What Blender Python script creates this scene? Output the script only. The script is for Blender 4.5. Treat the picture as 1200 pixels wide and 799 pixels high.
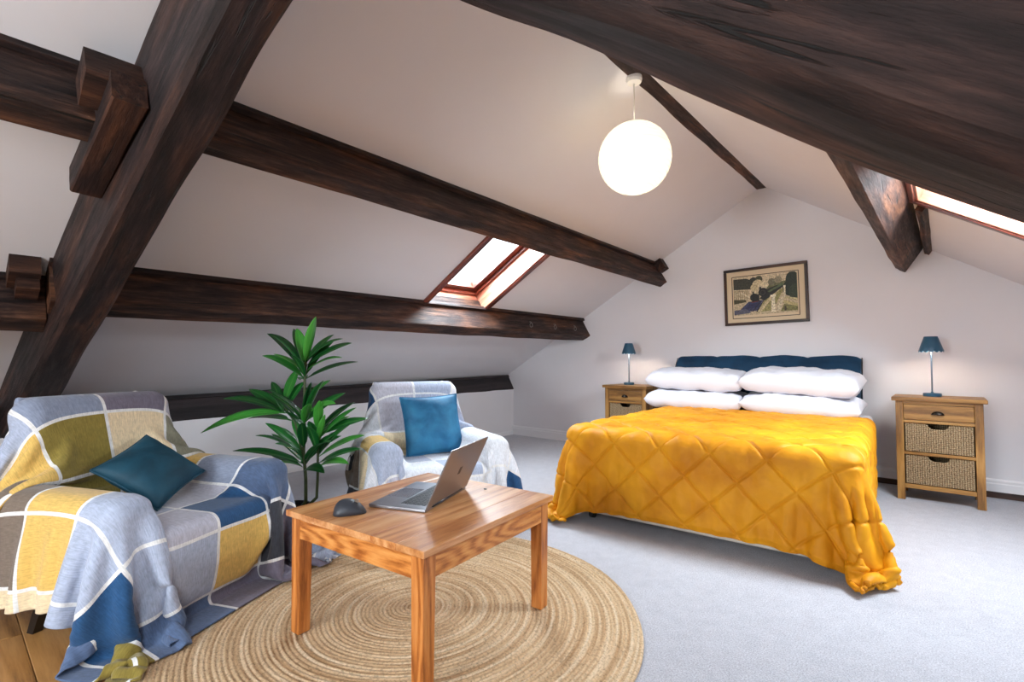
import bpy, bmesh, math, random
import numpy as np
from mathutils import Vector, Matrix, noise

for o in list(bpy.data.objects):
    bpy.data.objects.remove(o, do_unlink=True)
SC = bpy.context.scene
COL = SC.collection
PI = math.pi
R = math.radians
random.seed(7)
RNG = np.random.default_rng(7)

# ------------------------------------------------------------------ camera
YAW, PITCH, ROLL = .714, .037, .002
fw = Vector((-math.sin(YAW)*math.cos(PITCH), math.cos(YAW)*math.cos(PITCH), math.sin(PITCH)))
rt = Vector((math.cos(YAW), math.sin(YAW), 0))
up = rt.cross(fw)
rt, up = rt*math.cos(ROLL)+up*math.sin(ROLL), up*math.cos(ROLL)-rt*math.sin(ROLL)
cam = bpy.data.cameras.new('camera')
cam.sensor_width = 36
cam.lens = 585/1200*36
cam.clip_start = .02
camo = bpy.data.objects.new('camera', cam)
COL.objects.link(camo)
m = Matrix.Identity(4)
for i in range(3):
    m[i][0], m[i][1], m[i][2] = rt[i], up[i], -fw[i]
m[2][3] = 1.0
camo.matrix_world = m
SC.camera = camo

# ------------------------------------------------------------------ exposure, world, daylight and added fill
SC.view_settings.view_transform = 'Standard'
SC.view_settings.look = 'None'
SC.view_settings.gamma = 1
SC.view_settings.use_curve_mapping = False
SC.view_settings.exposure = 0.62
W = bpy.data.worlds.new('overcast_sky')
SC.world = W
W.use_nodes = True
W.node_tree.nodes['Background'].inputs[0].default_value = (.80, .90, 1.0, 1)
W.node_tree.nodes['Background'].inputs[1].default_value = 2.5

def area(name, loc, direction, sx, sy, power, col):
    l = bpy.data.lights.new(name, 'AREA')
    l.shape = 'RECTANGLE'; l.size = sx; l.size_y = sy; l.energy = power; l.color = col
    o = bpy.data.objects.new(name, l)
    COL.objects.link(o)
    o.location = loc
    o.rotation_euler = Vector(direction).to_track_quat('-Z', 'Y').to_euler()
    return o

# roof planes (left falls to -x, right falls to +x), ridge near x=-1.28
SL, SR = .579, .649
RX, RZ = -1.279, 2.654
def zl(x): return RZ+SL*(x-RX)
def zr(x): return RZ-SR*(x-RX)
NL = Vector((SL, 0, -1)).normalized()      # inward normals
NR = Vector((-SR, 0, -1)).normalized()
DL = Vector((-1, 0, -SL)).normalized()     # down the slope
DR = Vector((1, 0, -SR)).normalized()
YB, YF = 5.10, -2.4                        # back wall, front wall
XL, XR = -4.39, 1.85                       # knee walls
SKY_L = (-3.33, -2.42, 2.70, 3.40)         # x0,x1,y0,y1 of the roof windows
SKY_R = (-.10, .80, 2.70, 3.50)
SKY_FILL = (-.10, .80, -1.5, -.5)  # added roof window, out of view, to brighten the foreground
FILL_WIN = (-1.75, -.45, .75, 1.75)            # added fill window, unseen behind the camera, x0,x1,z0,z1
DAY = (.84, .92, 1.0)
for nm, s, zf, n, pw in (('roof_window_day_fill', SKY_L, zl, NL, 80), ('roof_window_day_fill', SKY_R, zr, NR, 95),
                         ('roof_window_day_fill', SKY_FILL, zr, NR, 54)):  # last entry is fill for the foreground through the added roof window
    x, y = (s[0]+s[1])/2, (s[2]+s[3])/2
    area(nm, Vector((x, y, zf(x)))-n*.34, n, (s[3]-s[2])*.98, (s[1]-s[0])*1.1, pw, DAY)
area('gable_window_fill', ((FILL_WIN[0]+FILL_WIN[1])/2, YF-.12, (FILL_WIN[2]+FILL_WIN[3])/2), (0, 1, 0), FILL_WIN[1]-FILL_WIN[0], FILL_WIN[3]-FILL_WIN[2], 105, (.95, .97, 1.0))  # fill light placed in the added gable window

# ------------------------------------------------------------------ node material helpers
def new_mat(name):
    mt = bpy.data.materials.new(name); mt.use_nodes = True
    nt = mt.node_tree
    b = nt.nodes['Principled BSDF']
    return mt, nt, b
def nd(nt, typ, **kw):
    n = nt.nodes.new(typ)
    for k, v in kw.items():
        if k.startswith('i_'):
            n.inputs[k[2:].replace('_', ' ')].default_value = v
        else:
            setattr(n, k, v)
    return n
def c4(c): return (c[0], c[1], c[2], 1)
def srgb(r, g, b):
    f = lambda v: (v/255/12.92) if v/255 <= .04045 else ((v/255+.055)/1.055)**2.4
    return (f(r), f(g), f(b))
def ramp(nt, stops, interp='LINEAR'):
    n = nt.nodes.new('ShaderNodeValToRGB'); cr = n.color_ramp; cr.interpolation = interp
    while len(cr.elements) < len(stops): cr.elements.new(.5)
    for e, (p, c) in zip(cr.elements, stops):
        e.position = p; e.color = c4(c)
    return n
def coords(nt, scale=(1, 1, 1), out='Object', rot=(0, 0, 0)):
    tc = nt.nodes.new('ShaderNodeTexCoord'); mp = nt.nodes.new('ShaderNodeMapping')
    mp.inputs['Scale'].default_value = scale
    mp.inputs['Rotation'].default_value = rot
    nt.links.new(tc.outputs[out], mp.inputs[0])
    return mp
def bump(nt, b, height, strength, dist=.01):
    n = nt.nodes.new('ShaderNodeBump'); n.inputs['Strength'].default_value = strength; n.inputs['Distance'].default_value = dist
    nt.links.new(height, n.inputs['Height']); nt.links.new(n.outputs[0], b.inputs['Normal'])
def mixc(nt, fac, a, b_, blend='MIX'):
    n = nt.nodes.new('ShaderNodeMix'); n.data_type = 'RGBA'; n.blend_type = blend
    if isinstance(fac, (int, float)): n.inputs[0].default_value = fac
    else: nt.links.new(fac, n.inputs[0])
    for s, v in ((6, a), (7, b_)):
        if isinstance(v, tuple): n.inputs[s].default_value = c4(v)
        else: nt.links.new(v, n.inputs[s])
    return n.outputs[2]

def plain(name, col, rough=.6, metal=0, spec=.5, noise_amt=0, nscale=30, bump_s=0, emit=None, estr=0, sheen=0):
    mt, nt, b = new_mat(name)
    b.inputs['Base Color'].default_value = c4(col)
    b.inputs['Roughness'].default_value = rough; b.inputs['Metallic'].default_value = metal
    b.inputs['Specular IOR Level'].default_value = spec
    if sheen:
        b.inputs['Sheen Weight'].default_value = sheen; b.inputs['Sheen Roughness'].default_value = .4
    if noise_amt or bump_s:
        mp = coords(nt); n = nd(nt, 'ShaderNodeTexNoise', i_Scale=nscale, i_Detail=4.0)
        nt.links.new(mp.outputs[0], n.inputs['Vector'])
        if noise_amt:
            r = ramp(nt, [(.3, tuple(v*(1-noise_amt) for v in col)), (.7, tuple(min(1, v*(1+noise_amt)) for v in col))])
            nt.links.new(n.outputs[0], r.inputs[0]); nt.links.new(r.outputs[0], b.inputs['Base Color'])
        if bump_s: bump(nt, b, n.outputs[0], bump_s)
    if emit:
        b.inputs['Emission Color'].default_value = c4(emit); b.inputs['Emission Strength'].default_value = estr
    return mt

def wood(name, dark, mid, light, axis='X', ring=9.0, stretch=.09, rough=.5, bump_s=.15, knots=None, tint=.25, coat=0, rings=34, amp=.22):
    """wood grain running along one object axis"""
    mt, nt, b = new_mat(name)
    sc = {'X': (stretch, 1, 1), 'Y': (1, stretch, 1), 'Z': (1, 1, stretch)}[axis]
    mp = coords(nt, sc)
    oi = nt.nodes.new('ShaderNodeObjectInfo')
    ad = nd(nt, 'ShaderNodeVectorMath', operation='ADD')
    ml = nd(nt, 'ShaderNodeVectorMath', operation='SCALE'); ml.inputs['Scale'].default_value = 7
    cx = nt.nodes.new('ShaderNodeCombineXYZ')
    for k in range(3): nt.links.new(oi.outputs['Random'], cx.inputs[k])
    nt.links.new(cx.outputs[0], ml.inputs[0]); nt.links.new(mp.outputs[0], ad.inputs[0]); nt.links.new(ml.outputs[0], ad.inputs[1])
    n1 = nd(nt, 'ShaderNodeTexNoise', i_Scale=ring*.5, i_Detail=2.0); nt.links.new(ad.outputs[0], n1.inputs[0])
    w = nd(nt, 'ShaderNodeMath', operation='MULTIPLY'); w.inputs[1].default_value = rings
    nt.links.new(n1.outputs[0], w.inputs[0])
    sn = nd(nt, 'ShaderNodeMath', operation='SINE'); nt.links.new(w.outputs[0], sn.inputs[0])
    n2 = nd(nt, 'ShaderNodeTexNoise', i_Scale=ring*9, i_Detail=6.0, i_Roughness=.7); nt.links.new(ad.outputs[0], n2.inputs[0])
    mx = nd(nt, 'ShaderNodeMath', operation='MULTIPLY_ADD'); mx.inputs[1].default_value = amp; nt.links.new(sn.outputs[0], mx.inputs[0]); nt.links.new(n2.outputs[0], mx.inputs[2])
    r = ramp(nt, [(.22, dark), (.5, mid), (.8, light)])
    nt.links.new(mx.outputs[0], r.inputs[0])
    col = r.outputs[0]
    if tint:
        tr = ramp(nt, [(0, (1-tint,)*3), (1, (1, 1, 1))]); nt.links.new(oi.outputs['Random'], tr.inputs[0])
        col = mixc(nt, 1.0, col, tr.outputs[0], 'MULTIPLY')
    if knots:
        mk = coords(nt, {'X': (.55, 1, 1), 'Y': (1, .55, 1), 'Z': (1, 1, .55)}[axis])
        v = nd(nt, 'ShaderNodeTexVoronoi', i_Scale=knots); nt.links.new(mk.outputs[0], v.inputs['Vector'])
        kr = ramp(nt, [(.05, (1, 1, 1)), (.11, (.5, .5, .5)), (.14, (0, 0, 0))]); nt.links.new(v.outputs['Distance'], kr.inputs[0])
        col = mixc(nt, kr.outputs[0], col, tuple(v_*.35 for v_ in dark))
    nt.links.new(col, b.inputs['Base Color'])
    b.inputs['Roughness'].default_value = rough
    if coat: b.inputs['Coat Weight'].default_value = coat; b.inputs['Coat Roughness'].default_value = .25
    bump(nt, b, mx.outputs[0], bump_s, .004)
    return mt

def old_beam_mat(name='dark_old_oak', k=1.0, warm=0.0):
    """dark stained old oak with worn red-brown streaks and checks; grain along object X"""
    mt, nt, b = new_mat(name)
    mp = coords(nt, (.12, 1, 1))
    n1 = nd(nt, 'ShaderNodeTexNoise', i_Scale=34.0, i_Detail=12.0, i_Roughness=.74); nt.links.new(mp.outputs[0], n1.inputs[0])
    mp2 = coords(nt, (.35, 1, 1))
    n2 = nd(nt, 'ShaderNodeTexNoise', i_Scale=5.0, i_Detail=3.0); nt.links.new(mp2.outputs[0], n2.inputs[0])
    r1 = ramp(nt, [(.28, srgb(12, 8, 9)), (.5, srgb(38, 25, 25)), (.75, srgb(76, 54, 50))]); nt.links.new(n1.outputs[0], r1.inputs[0])
    r2 = ramp(nt, [(.28, srgb(20, 12, 9)), (.5, srgb(72, 42, 28)), (.75, srgb(116, 74, 50))]); nt.links.new(n1.outputs[0], r2.inputs[0])
    fr = ramp(nt, [(.50, (0, 0, 0)), (.68, (.9, .9, .9))]); nt.links.new(n2.outputs[0], fr.inputs[0])
    col = mixc(nt, fr.outputs[0], r1.outputs[0], r2.outputs[0])
    ge = nt.nodes.new('ShaderNodeNewGeometry')
    pt_ = ramp(nt, [(.525, (0, 0, 0)), (.60, (.85, .85, .85))]); nt.links.new(ge.outputs['Pointiness'], pt_.inputs[0])
    col = mixc(nt, pt_.outputs[0], col, r2.outputs[0])
    mp4 = coords(nt, (.22, 1, 1))
    n4 = nd(nt, 'ShaderNodeTexNoise', i_Scale=9.0, i_Detail=5.0, i_Distortion=1.2); nt.links.new(mp4.outputs[0], n4.inputs[0])
    dk = ramp(nt, [(.36, (.35, .33, .36)), (.56, (1, 1, 1))]); nt.links.new(n4.outputs[0], dk.inputs[0])
    col = mixc(nt, 1.0, col, dk.outputs[0], 'MULTIPLY')
    mp3 = coords(nt, (.04, 1, 1))
    n3 = nd(nt, 'ShaderNodeTexNoise', i_Scale=62.0, i_Detail=4.0, i_Distortion=.7); nt.links.new(mp3.outputs[0], n3.inputs[0])
    cr = ramp(nt, [(.335, (1, 1, 1)), (.37, (0, 0, 0))]); nt.links.new(n3.outputs[0], cr.inputs[0])
    col = mixc(nt, cr.outputs[0], col, srgb(10, 7, 6))
    if k != 1.0: col = mixc(nt, 1.0, col, (k, k*1.02, k*(1-warm)), 'MULTIPLY')
    nt.links.new(col, b.inputs['Base Color'])
    rr = ramp(nt, [(.3, (.75,)*3), (.7, (.5,)*3)]); nt.links.new(n1.outputs[0], rr.inputs[0]); nt.links.new(rr.outputs[0], b.inputs['Roughness'])
    hh = nd(nt, 'ShaderNodeMath', operation='SUBTRACT'); nt.links.new(n1.outputs[0], hh.inputs[0]); nt.links.new(cr.outputs[0], hh.inputs[1])
    b.inputs['Specular IOR Level'].default_value = .35
    bump(nt, b, hh.outputs[0], .6, .010)
    return mt

M = {}
M['wall'] = plain('white_plaster', (.78, .765, .79), .85, spec=.2, noise_amt=.012, nscale=3, bump_s=.05)
M['skirting'] = plain('white_gloss_paint', (.80, .79, .81), .4)
M['beam'] = old_beam_mat()
M['purlin'] = old_beam_mat('brown_old_oak', 1.9, .16)
M['dark_strip'] = wood('dark_stained_strip', srgb(30, 18, 14), srgb(58, 36, 28), srgb(80, 52, 40), 'X', rough=.5)
M['plate'] = wood('black_stained_timber', srgb(22, 18, 20), srgb(40, 33, 35), srgb(58, 48, 50), 'X', rough=.6, bump_s=.2)
M['mahogany'] = wood('varnished_mahogany', srgb(70, 26, 18), srgb(112, 48, 34), srgb(150, 72, 52), 'X', rough=.28, bump_s=.05, coat=.4)
M['lining'] = wood('varnished_pine_lining', srgb(150, 84, 62), srgb(190, 120, 95), srgb(214, 150, 122), 'X', rough=.3, bump_s=.05, coat=.4)
M['pine'] = wood('orange_pine', srgb(168, 100, 50), srgb(206, 142, 86), srgb(224, 170, 118), 'X', ring=8, stretch=.10, rough=.34, bump_s=.04, knots=5.0, tint=.10, coat=.4, rings=60, amp=.16)
M['pine_z'] = wood('orange_pine_leg', srgb(140, 74, 26), srgb(196, 118, 52), srgb(216, 144, 78), 'Z', ring=12, stretch=.09, rough=.4, bump_s=.06, knots=3.2, tint=.12, rings=80, amp=.17)
M['pine_rail'] = wood('orange_pine_rail', srgb(150, 78, 24), srgb(206, 130, 60), srgb(226, 160, 88), 'X', ring=11, stretch=.13, rough=.4, bump_s=.06, knots=3.0, tint=.1, rings=120, amp=.17)
M['oak'] = wood('oiled_oak', srgb(112, 74, 32), srgb(156, 110, 52), srgb(180, 134, 72), 'X', ring=14, stretch=.08, rough=.45, bump_s=.08, tint=.1)
M['oak_z'] = wood('oiled_oak_post', srgb(112, 74, 32), srgb(156, 110, 52), srgb(180, 134, 72), 'Z', ring=14, stretch=.08, rough=.45, bump_s=.08, tint=.1)
M['plank'] = wood('oak_floor_plank', srgb(120, 78, 36), srgb(166, 116, 62), srgb(188, 138, 82), 'X', ring=11, stretch=.07, rough=.42, bump_s=.05, tint=.22)
M['black_wood'] = plain('black_lacquered_wood', (.012, .010, .010), .35)
M['iron'] = plain('dark_bronze', (.03, .024, .02), .35, metal=.8)
M['hook'] = plain('worn_steel', (.35, .33, .30), .4, metal=.9)
M['cord'] = plain('white_cord', (.75, .73, .68), .6)
M['white_plastic'] = plain('white_plastic', (.82, .80, .76), .35)
M['cotton'] = plain('white_cotton', (.72, .72, .78), .8, spec=.2, bump_s=.10, nscale=14)
M['lamp_blue'] = plain('slate_blue_enamel', srgb(40, 84, 110), .35)
M['lamp_steel'] = plain('blue_grey_metal', srgb(110, 130, 150), .3, metal=.6)
M['divan'] = plain('cream_divan_fabric', srgb(214, 204, 190), .9, noise_amt=.05, nscale=80)
M['rubber'] = plain('black_rubber', (.015, .015, .017), .5)
M['alu'] = plain('grey_aluminium', srgb(150, 152, 160), .32, metal=.85)
M['keys'] = plain('black_keycaps', (.018, .02, .028), .5)
M['screen'] = plain('dark_screen_glass', (.01, .01, .012), .08)
M['mouse'] = plain('graphite_plastic', srgb(52, 56, 64), .45)
M['mouse2'] = plain('dark_graphite_plastic', srgb(30, 33, 40), .35)
M['frame'] = wood('dark_walnut_frame', srgb(24, 12, 8), srgb(52, 28, 18), srgb(76, 44, 28), 'X', rough=.35, bump_s=.05)
M['mat_board'] = plain('cream_mount_board', srgb(222, 204, 172), .9)
M['pot'] = plain('black_plant_pot', (.02, .02, .02), .5)
M['soil'] = plain('dark_soil', (.03, .02, .014), 1, bump_s=.5, nscale=90)
M['stem'] = plain('green_brown_stem', srgb(62, 74, 40), .6, noise_amt=.3, nscale=40)

def carpet_mat():
    mt, nt, b = new_mat('grey_carpet')
    mp = coords(nt)
    n1 = nd(nt, 'ShaderNodeTexNoise', i_Scale=190.0, i_Detail=5.0, i_Roughness=.75); nt.links.new(mp.outputs[0], n1.inputs[0])
    n2 = nd(nt, 'ShaderNodeTexNoise', i_Scale=16.0, i_Detail=6.0, i_Roughness=.7, i_Distortion=.4); nt.links.new(mp.outputs[0], n2.inputs[0])
    r1 = ramp(nt, [(.3, srgb(128, 127, 134)), (.7, srgb(216, 216, 224))]); nt.links.new(n1.outputs[0], r1.inputs[0])
    r2 = ramp(nt, [(.35, (.88, .88, .89)), (.62, (1, 1, 1))]); nt.links.new(n2.outputs[0], r2.inputs[0])
    nt.links.new(mixc(nt, 1.0, r1.outputs[0], r2.outputs[0], 'MULTIPLY'), b.inputs['Base Color'])
    b.inputs['Roughness'].default_value = .95; b.inputs['Specular IOR Level'].default_value = .1
    b.inputs['Sheen Weight'].default_value = .25
    bump(nt, b, n1.outputs[0], .6, .006)
    return mt
M['carpet'] = carpet_mat()

def velvet_mat(name, col, light, nscale=9):
    mt, nt, b = new_mat(name)
    mp = coords(nt)
    n1 = nd(nt, 'ShaderNodeTexNoise', i_Scale=float(nscale), i_Detail=4.0, i_Distortion=.5); nt.links.new(mp.outputs[0], n1.inputs[0])
    r1 = ramp(nt, [(.32, col), (.72, light)]); nt.links.new(n1.outputs[0], r1.inputs[0])
    nt.links.new(r1.outputs[0], b.inputs['Base Color'])
    b.inputs['Roughness'].default_value = .6; b.inputs['Specular IOR Level'].default_value = .3
    b.inputs['Sheen Weight'].default_value = .5; b.inputs['Sheen Roughness'].default_value = .35
    b.inputs['Sheen Tint'].default_value = c4(light)
    n2 = nd(nt, 'ShaderNodeTexNoise', i_Scale=24.0, i_Detail=3.0); nt.links.new(mp.outputs[0], n2.inputs[0])
    bump(nt, b, n2.outputs[0], .22, .012)
    return mt
M['mustard'] = velvet_mat('mustard_velvet', srgb(194, 120, 0), srgb(234, 164, 20), 4)  # sheen patches of the pile painted in as noise between tones
M['teal'] = velvet_mat('dark_teal_velvet', srgb(14, 50, 66), srgb(28, 78, 98), 7)
M['blue'] = velvet_mat('petrol_blue_velvet', srgb(20, 84, 124), srgb(52, 124, 164), 8)
M['navy'] = velvet_mat('navy_velvet', srgb(8, 44, 70), srgb(16, 62, 92), 6)

def throw_mat():
    mt, nt, b = new_mat('woven_check_wool')
    at = nt.nodes.new('ShaderNodeAttribute'); at.attribute_name = 'Col'
    uv = nt.nodes.new('ShaderNodeUVMap'); uv.uv_map = 'UVMap'
    n1 = nd(nt, 'ShaderNodeTexNoise', i_Scale=60.0, i_Detail=5.0, i_Roughness=.7); nt.links.new(uv.outputs[0], n1.inputs[0])
    mp = nt.nodes.new('ShaderNodeMapping'); mp.inputs['Scale'].default_value = (1, .12, 1); nt.links.new(uv.outputs[0], mp.inputs[0])
    n2 = nd(nt, 'ShaderNodeTexNoise', i_Scale=260.0, i_Detail=2.0); nt.links.new(mp.outputs[0], n2.inputs[0])
    r1 = ramp(nt, [(.3, (.84,)*3), (.7, (1.08,)*3)]); nt.links.new(n1.outputs[0], r1.inputs[0])
    r2 = ramp(nt, [(.3, (.82,)*3), (.7, (1.1,)*3)]); nt.links.new(n2.outputs[0], r2.inputs[0])
    c = mixc(nt, 1.0, at.outputs['Color'], r1.outputs[0], 'MULTIPLY'); c = mixc(nt, 1.0, c, r2.outputs[0], 'MULTIPLY')
    nt.links.new(c, b.inputs['Base Color'])
    b.inputs['Roughness'].default_value = .95; b.inputs['Specular IOR Level'].default_value = .1; b.inputs['Sheen Weight'].default_value = .2
    bump(nt, b, n2.outputs[0], .35, .004)
    return mt
M['throw'] = throw_mat()

def print_mat():
    mt, nt, b = new_mat('printed_paper')
    at = nt.nodes.new('ShaderNodeAttribute'); at.attribute_name = 'Col'
    mp = coords(nt); n1 = nd(nt, 'ShaderNodeTexNoise', i_Scale=70.0, i_Detail=4.0); nt.links.new(mp.outputs[0], n1.inputs[0])
    r1 = ramp(nt, [(.35, (.55,)*3), (.65, (1.25,)*3)]); nt.links.new(n1.outputs[0], r1.inputs[0])
    nt.links.new(mixc(nt, 1.0, at.outputs['Color'], r1.outputs[0], 'MULTIPLY'), b.inputs['Base Color'])
    b.inputs['Roughness'].default_value = .5
    return mt
M['print'] = print_mat()

def basket_mat():
    mt, nt, b = new_mat('woven_seagrass')
    mp = coords(nt)
    w1 = nd(nt, 'ShaderNodeTexWave', i_Scale=32.0, i_Distortion=1.5, bands_direction='Z'); nt.links.new(mp.outputs[0], w1.inputs[0])
    w2 = nd(nt, 'ShaderNodeTexWave', i_Scale=24.0, i_Distortion=1.5, bands_direction='X'); nt.links.new(mp.outputs[0], w2.inputs[0])
    mu = nd(nt, 'ShaderNodeMath', operation='MULTIPLY'); nt.links.new(w1.outputs[1], mu.inputs[0]); nt.links.new(w2.outputs[1], mu.inputs[1])
    n1 = nd(nt, 'ShaderNodeTexNoise', i_Scale=120.0, i_Detail=3.0); nt.links.new(mp.outputs[0], n1.inputs[0])
    s = nd(nt, 'ShaderNodeMath', operation='MULTIPLY_ADD'); s.inputs[1].default_value = .5; nt.links.new(mu.outputs[0], s.inputs[0]); nt.links.new(n1.outputs[0], s.inputs[2])
    r = ramp(nt, [(.35, srgb(64, 46, 30)), (.6, srgb(146, 120, 86)), (.95, srgb(206, 184, 148))]); nt.links.new(s.outputs[0], r.inputs[0])
    nt.links.new(r.outputs[0], b.inputs['Base Color']); b.inputs['Roughness'].default_value = .85
    bump(nt, b, s.outputs[0], .9, .008)
    return mt
M['basket'] = basket_mat()

def rug_mat():
    mt, nt, b = new_mat('braided_jute')
    tc = nt.nodes.new('ShaderNodeTexCoord')
    sx = nt.nodes.new('ShaderNodeSeparateXYZ'); nt.links.new(tc.outputs['Object'], sx.inputs[0])
    cb = nt.nodes.new('ShaderNodeCombineXYZ'); nt.links.new(sx.outputs[0], cb.inputs[0]); nt.links.new(sx.outputs[1], cb.inputs[1])
    ln = nd(nt, 'ShaderNodeVectorMath', operation='LENGTH'); nt.links.new(cb.outputs[0], ln.inputs[0])
    # ring tone: noise over the radius mainly, a little over the angle
    sc = nd(nt, 'ShaderNodeVectorMath', operation='SCALE'); sc.inputs['Scale'].default_value = 1.2; nt.links.new(cb.outputs[0], sc.inputs[0])
    s2 = nt.nodes.new('ShaderNodeSeparateXYZ'); nt.links.new(sc.outputs[0], s2.inputs[0])
    rr = nd(nt, 'ShaderNodeMath', operation='MULTIPLY'); rr.inputs[1].default_value = 55; nt.links.new(ln.outputs['Value'], rr.inputs[0])
    c3 = nt.nodes.new('ShaderNodeCombineXYZ'); nt.links.new(s2.outputs[0], c3.inputs[0]); nt.links.new(s2.outputs[1], c3.inputs[1]); nt.links.new(rr.outputs[0], c3.inputs[2])
    n1 = nd(nt, 'ShaderNodeTexNoise', i_Scale=1.3, i_Detail=3.0); nt.links.new(c3.outputs[0], n1.inputs[0])
    n2 = nd(nt, 'ShaderNodeTexNoise', i_Scale=105.0, i_Detail=6.0, i_Roughness=.7); nt.links.new(tc.outputs['Object'], n2.inputs[0])
    r1 = ramp(nt, [(.28, srgb(166, 132, 96)), (.5, srgb(200, 170, 134)), (.72, srgb(220, 198, 168))]); nt.links.new(n1.outputs[0], r1.inputs[0])
    r2 = ramp(nt, [(.30, (.36,)*3), (.48, (.92,)*3), (.72, (1.22,)*3)]); nt.links.new(n2.outputs[0], r2.inputs[0])
    nt.links.new(mixc(nt, 1.0, r1.outputs[0], r2.outputs[0], 'MULTIPLY'), b.inputs['Base Color'])
    b.inputs['Roughness'].default_value = .9; b.inputs['Specular IOR Level'].default_value = .15
    bump(nt, b, n2.outputs[0], .5, .004)
    return mt
M['jute'] = rug_mat()

def leaf_mat():
    mt, nt, b = new_mat('glossy_green_leaf')
    uv = nt.nodes.new('ShaderNodeUVMap'); uv.uv_map = 'UVMap'
    sx = nt.nodes.new('ShaderNodeSeparateXYZ'); nt.links.new(uv.outputs[0], sx.inputs[0])
    oi = nt.nodes.new('ShaderNodeObjectInfo')
    r = ramp(nt, [(0, srgb(10, 62, 26)), (.6, srgb(26, 104, 40)), (1, srgb(74, 160, 58))]); nt.links.new(oi.outputs['Random'], r.inputs[0])
    ab = nd(nt, 'ShaderNodeMath', operation='ABSOLUTE'); nt.links.new(sx.outputs[0], ab.inputs[0])
    mr = ramp(nt, [(0, (1, 1, 1)), (.12, (0, 0, 0))]); nt.links.new(ab.outputs[0], mr.inputs[0])
    ml = nd(nt, 'ShaderNodeMath', operation='MULTIPLY'); ml.inputs[1].default_value = .35; nt.links.new(mr.outputs[0], ml.inputs[0])
    nt.links.new(mixc(nt, ml.outputs[0], r.outputs[0], srgb(120, 190, 90)), b.inputs['Base Color'])
    b.inputs['Roughness'].default_value = .35
    b.inputs['Coat Weight'].default_value = .2
    return mt
M['leaf'] = leaf_mat()

def glass_mat():
    mt, nt, b = new_mat('window_glass')
    nt.nodes.remove(b)
    out = nt.nodes['Material Output']
    t = nt.nodes.new('ShaderNodeBsdfTransparent'); t.inputs[0].default_value = (.95, .97, .97, 1)
    g = nt.nodes.new('ShaderNodeBsdfGlossy'); g.inputs['Roughness'].default_value = .02
    mx = nt.nodes.new('ShaderNodeMixShader'); mx.inputs[0].default_value = .06
    nt.links.new(t.outputs[0], mx.inputs[1]); nt.links.new(g.outputs[0], mx.inputs[2]); nt.links.new(mx.outputs[0], out.inputs[0])
    return mt
M['glass'] = glass_mat()

# ------------------------------------------------------------------ object helpers
def link(name, me, mat=None, parent=None, loc=None, rot=None, smooth=False, mw=None):
    if mat is not None and len(me.materials) == 0: me.materials.append(mat)
    if smooth:
        me.shade_smooth()
    o = bpy.data.objects.new(name, me); COL.objects.link(o)
    if parent is not None: o.parent = parent
    if loc is not None: o.location = loc
    if rot is not None: o.rotation_euler = rot
    if mw is not None: o.matrix_world = mw
    return o
def tag(o, label, cat, group=None):
    o['label'] = label; o['category'] = cat
    if group: o['group'] = group
    return o
def thing(name, label, cat, loc=(0, 0, 0), rz=0, group=None, kind=None):
    o = bpy.data.objects.new(name, None); COL.objects.link(o); o.empty_display_size = .1
    o.location = loc; o.rotation_euler = (0, 0, rz)
    if kind: o['kind'] = kind
    if label: tag(o, label, cat, group)
    return o
def struct(o):
    o['kind'] = 'structure'; return o
def me_from(verts, faces, name='mesh'):
    me = bpy.data.meshes.new(name); me.from_pydata([tuple(v) for v in verts], [], [tuple(f) for f in faces]); me.update()
    return me
def bm_me(bm, name='mesh'):
    bmesh.ops.recalc_face_normals(bm, faces=bm.faces)
    me = bpy.data.meshes.new(name); bm.to_mesh(me); bm.free(); return me
def box_bm(bm, x0, x1, y0, y1, z0, z1, bev=0, seg=2, mtx=None):
    r = bmesh.ops.create_cube(bm, size=1)
    vs = r['verts']
    bmesh.ops.scale(bm, vec=(x1-x0, y1-y0, z1-z0), verts=vs)
    bmesh.ops.translate(bm, vec=((x0+x1)/2, (y0+y1)/2, (z0+z1)/2), verts=vs)
    if bev:
        es = list({e for v in vs for e in v.link_edges})
        rr = bmesh.ops.bevel(bm, geom=es, offset=bev, segments=seg, profile=.6, affect='EDGES', clamp_overlap=True)
        vs = list({v for f in rr['faces'] for v in f.verts} | {v for v in vs if v.is_valid})
    if mtx is not None: bmesh.ops.transform(bm, matrix=mtx, verts=vs)
    return vs
def box(name, x0, x1, y0, y1, z0, z1, mat, parent=None, bev=.002, seg=2, centre=True, rot=None, smooth=False):
    """a bevelled box whose own origin is its centre"""
    bm = bmesh.new()
    c = Vector(((x0+x1)/2, (y0+y1)/2, (z0+z1)/2)) if centre else Vector((0, 0, 0))
    box_bm(bm, x0-c.x, x1-c.x, y0-c.y, y1-c.y, z0-c.z, z1-c.z, bev, seg)
    return link(name, bm_me(bm), mat, parent, loc=c, rot=rot, smooth=smooth)
def tube_me(path, rad, n=10, caps=True):
    path = [Vector(p) for p in path]
    if not hasattr(rad, '__len__'): rad = [rad]*len(path)
    V, Fc = [], []
    prev = None
    for i, p in enumerate(path):
        t = (path[min(i+1, len(path)-1)]-path[max(i-1, 0)]).normalized()
        if prev is None:
            a = t.orthogonal().normalized()
        else:
            a = (prev-t*prev.dot(t)).normalized()
        prev = a; b = t.cross(a)
        for k in range(n):
            an = 2*PI*k/n; V.append(p+(a*math.cos(an)+b*math.sin(an))*rad[i])
    for i in range(len(path)-1):
        for k in range(n):
            k2 = (k+1) % n; Fc.append((i*n+k, i*n+k2, (i+1)*n+k2, (i+1)*n+k))
    if caps:
        Fc.append(tuple(range(n-1, -1, -1))); Fc.append(tuple((len(path)-1)*n+k for k in range(n)))
    return me_from(V, Fc)
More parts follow.
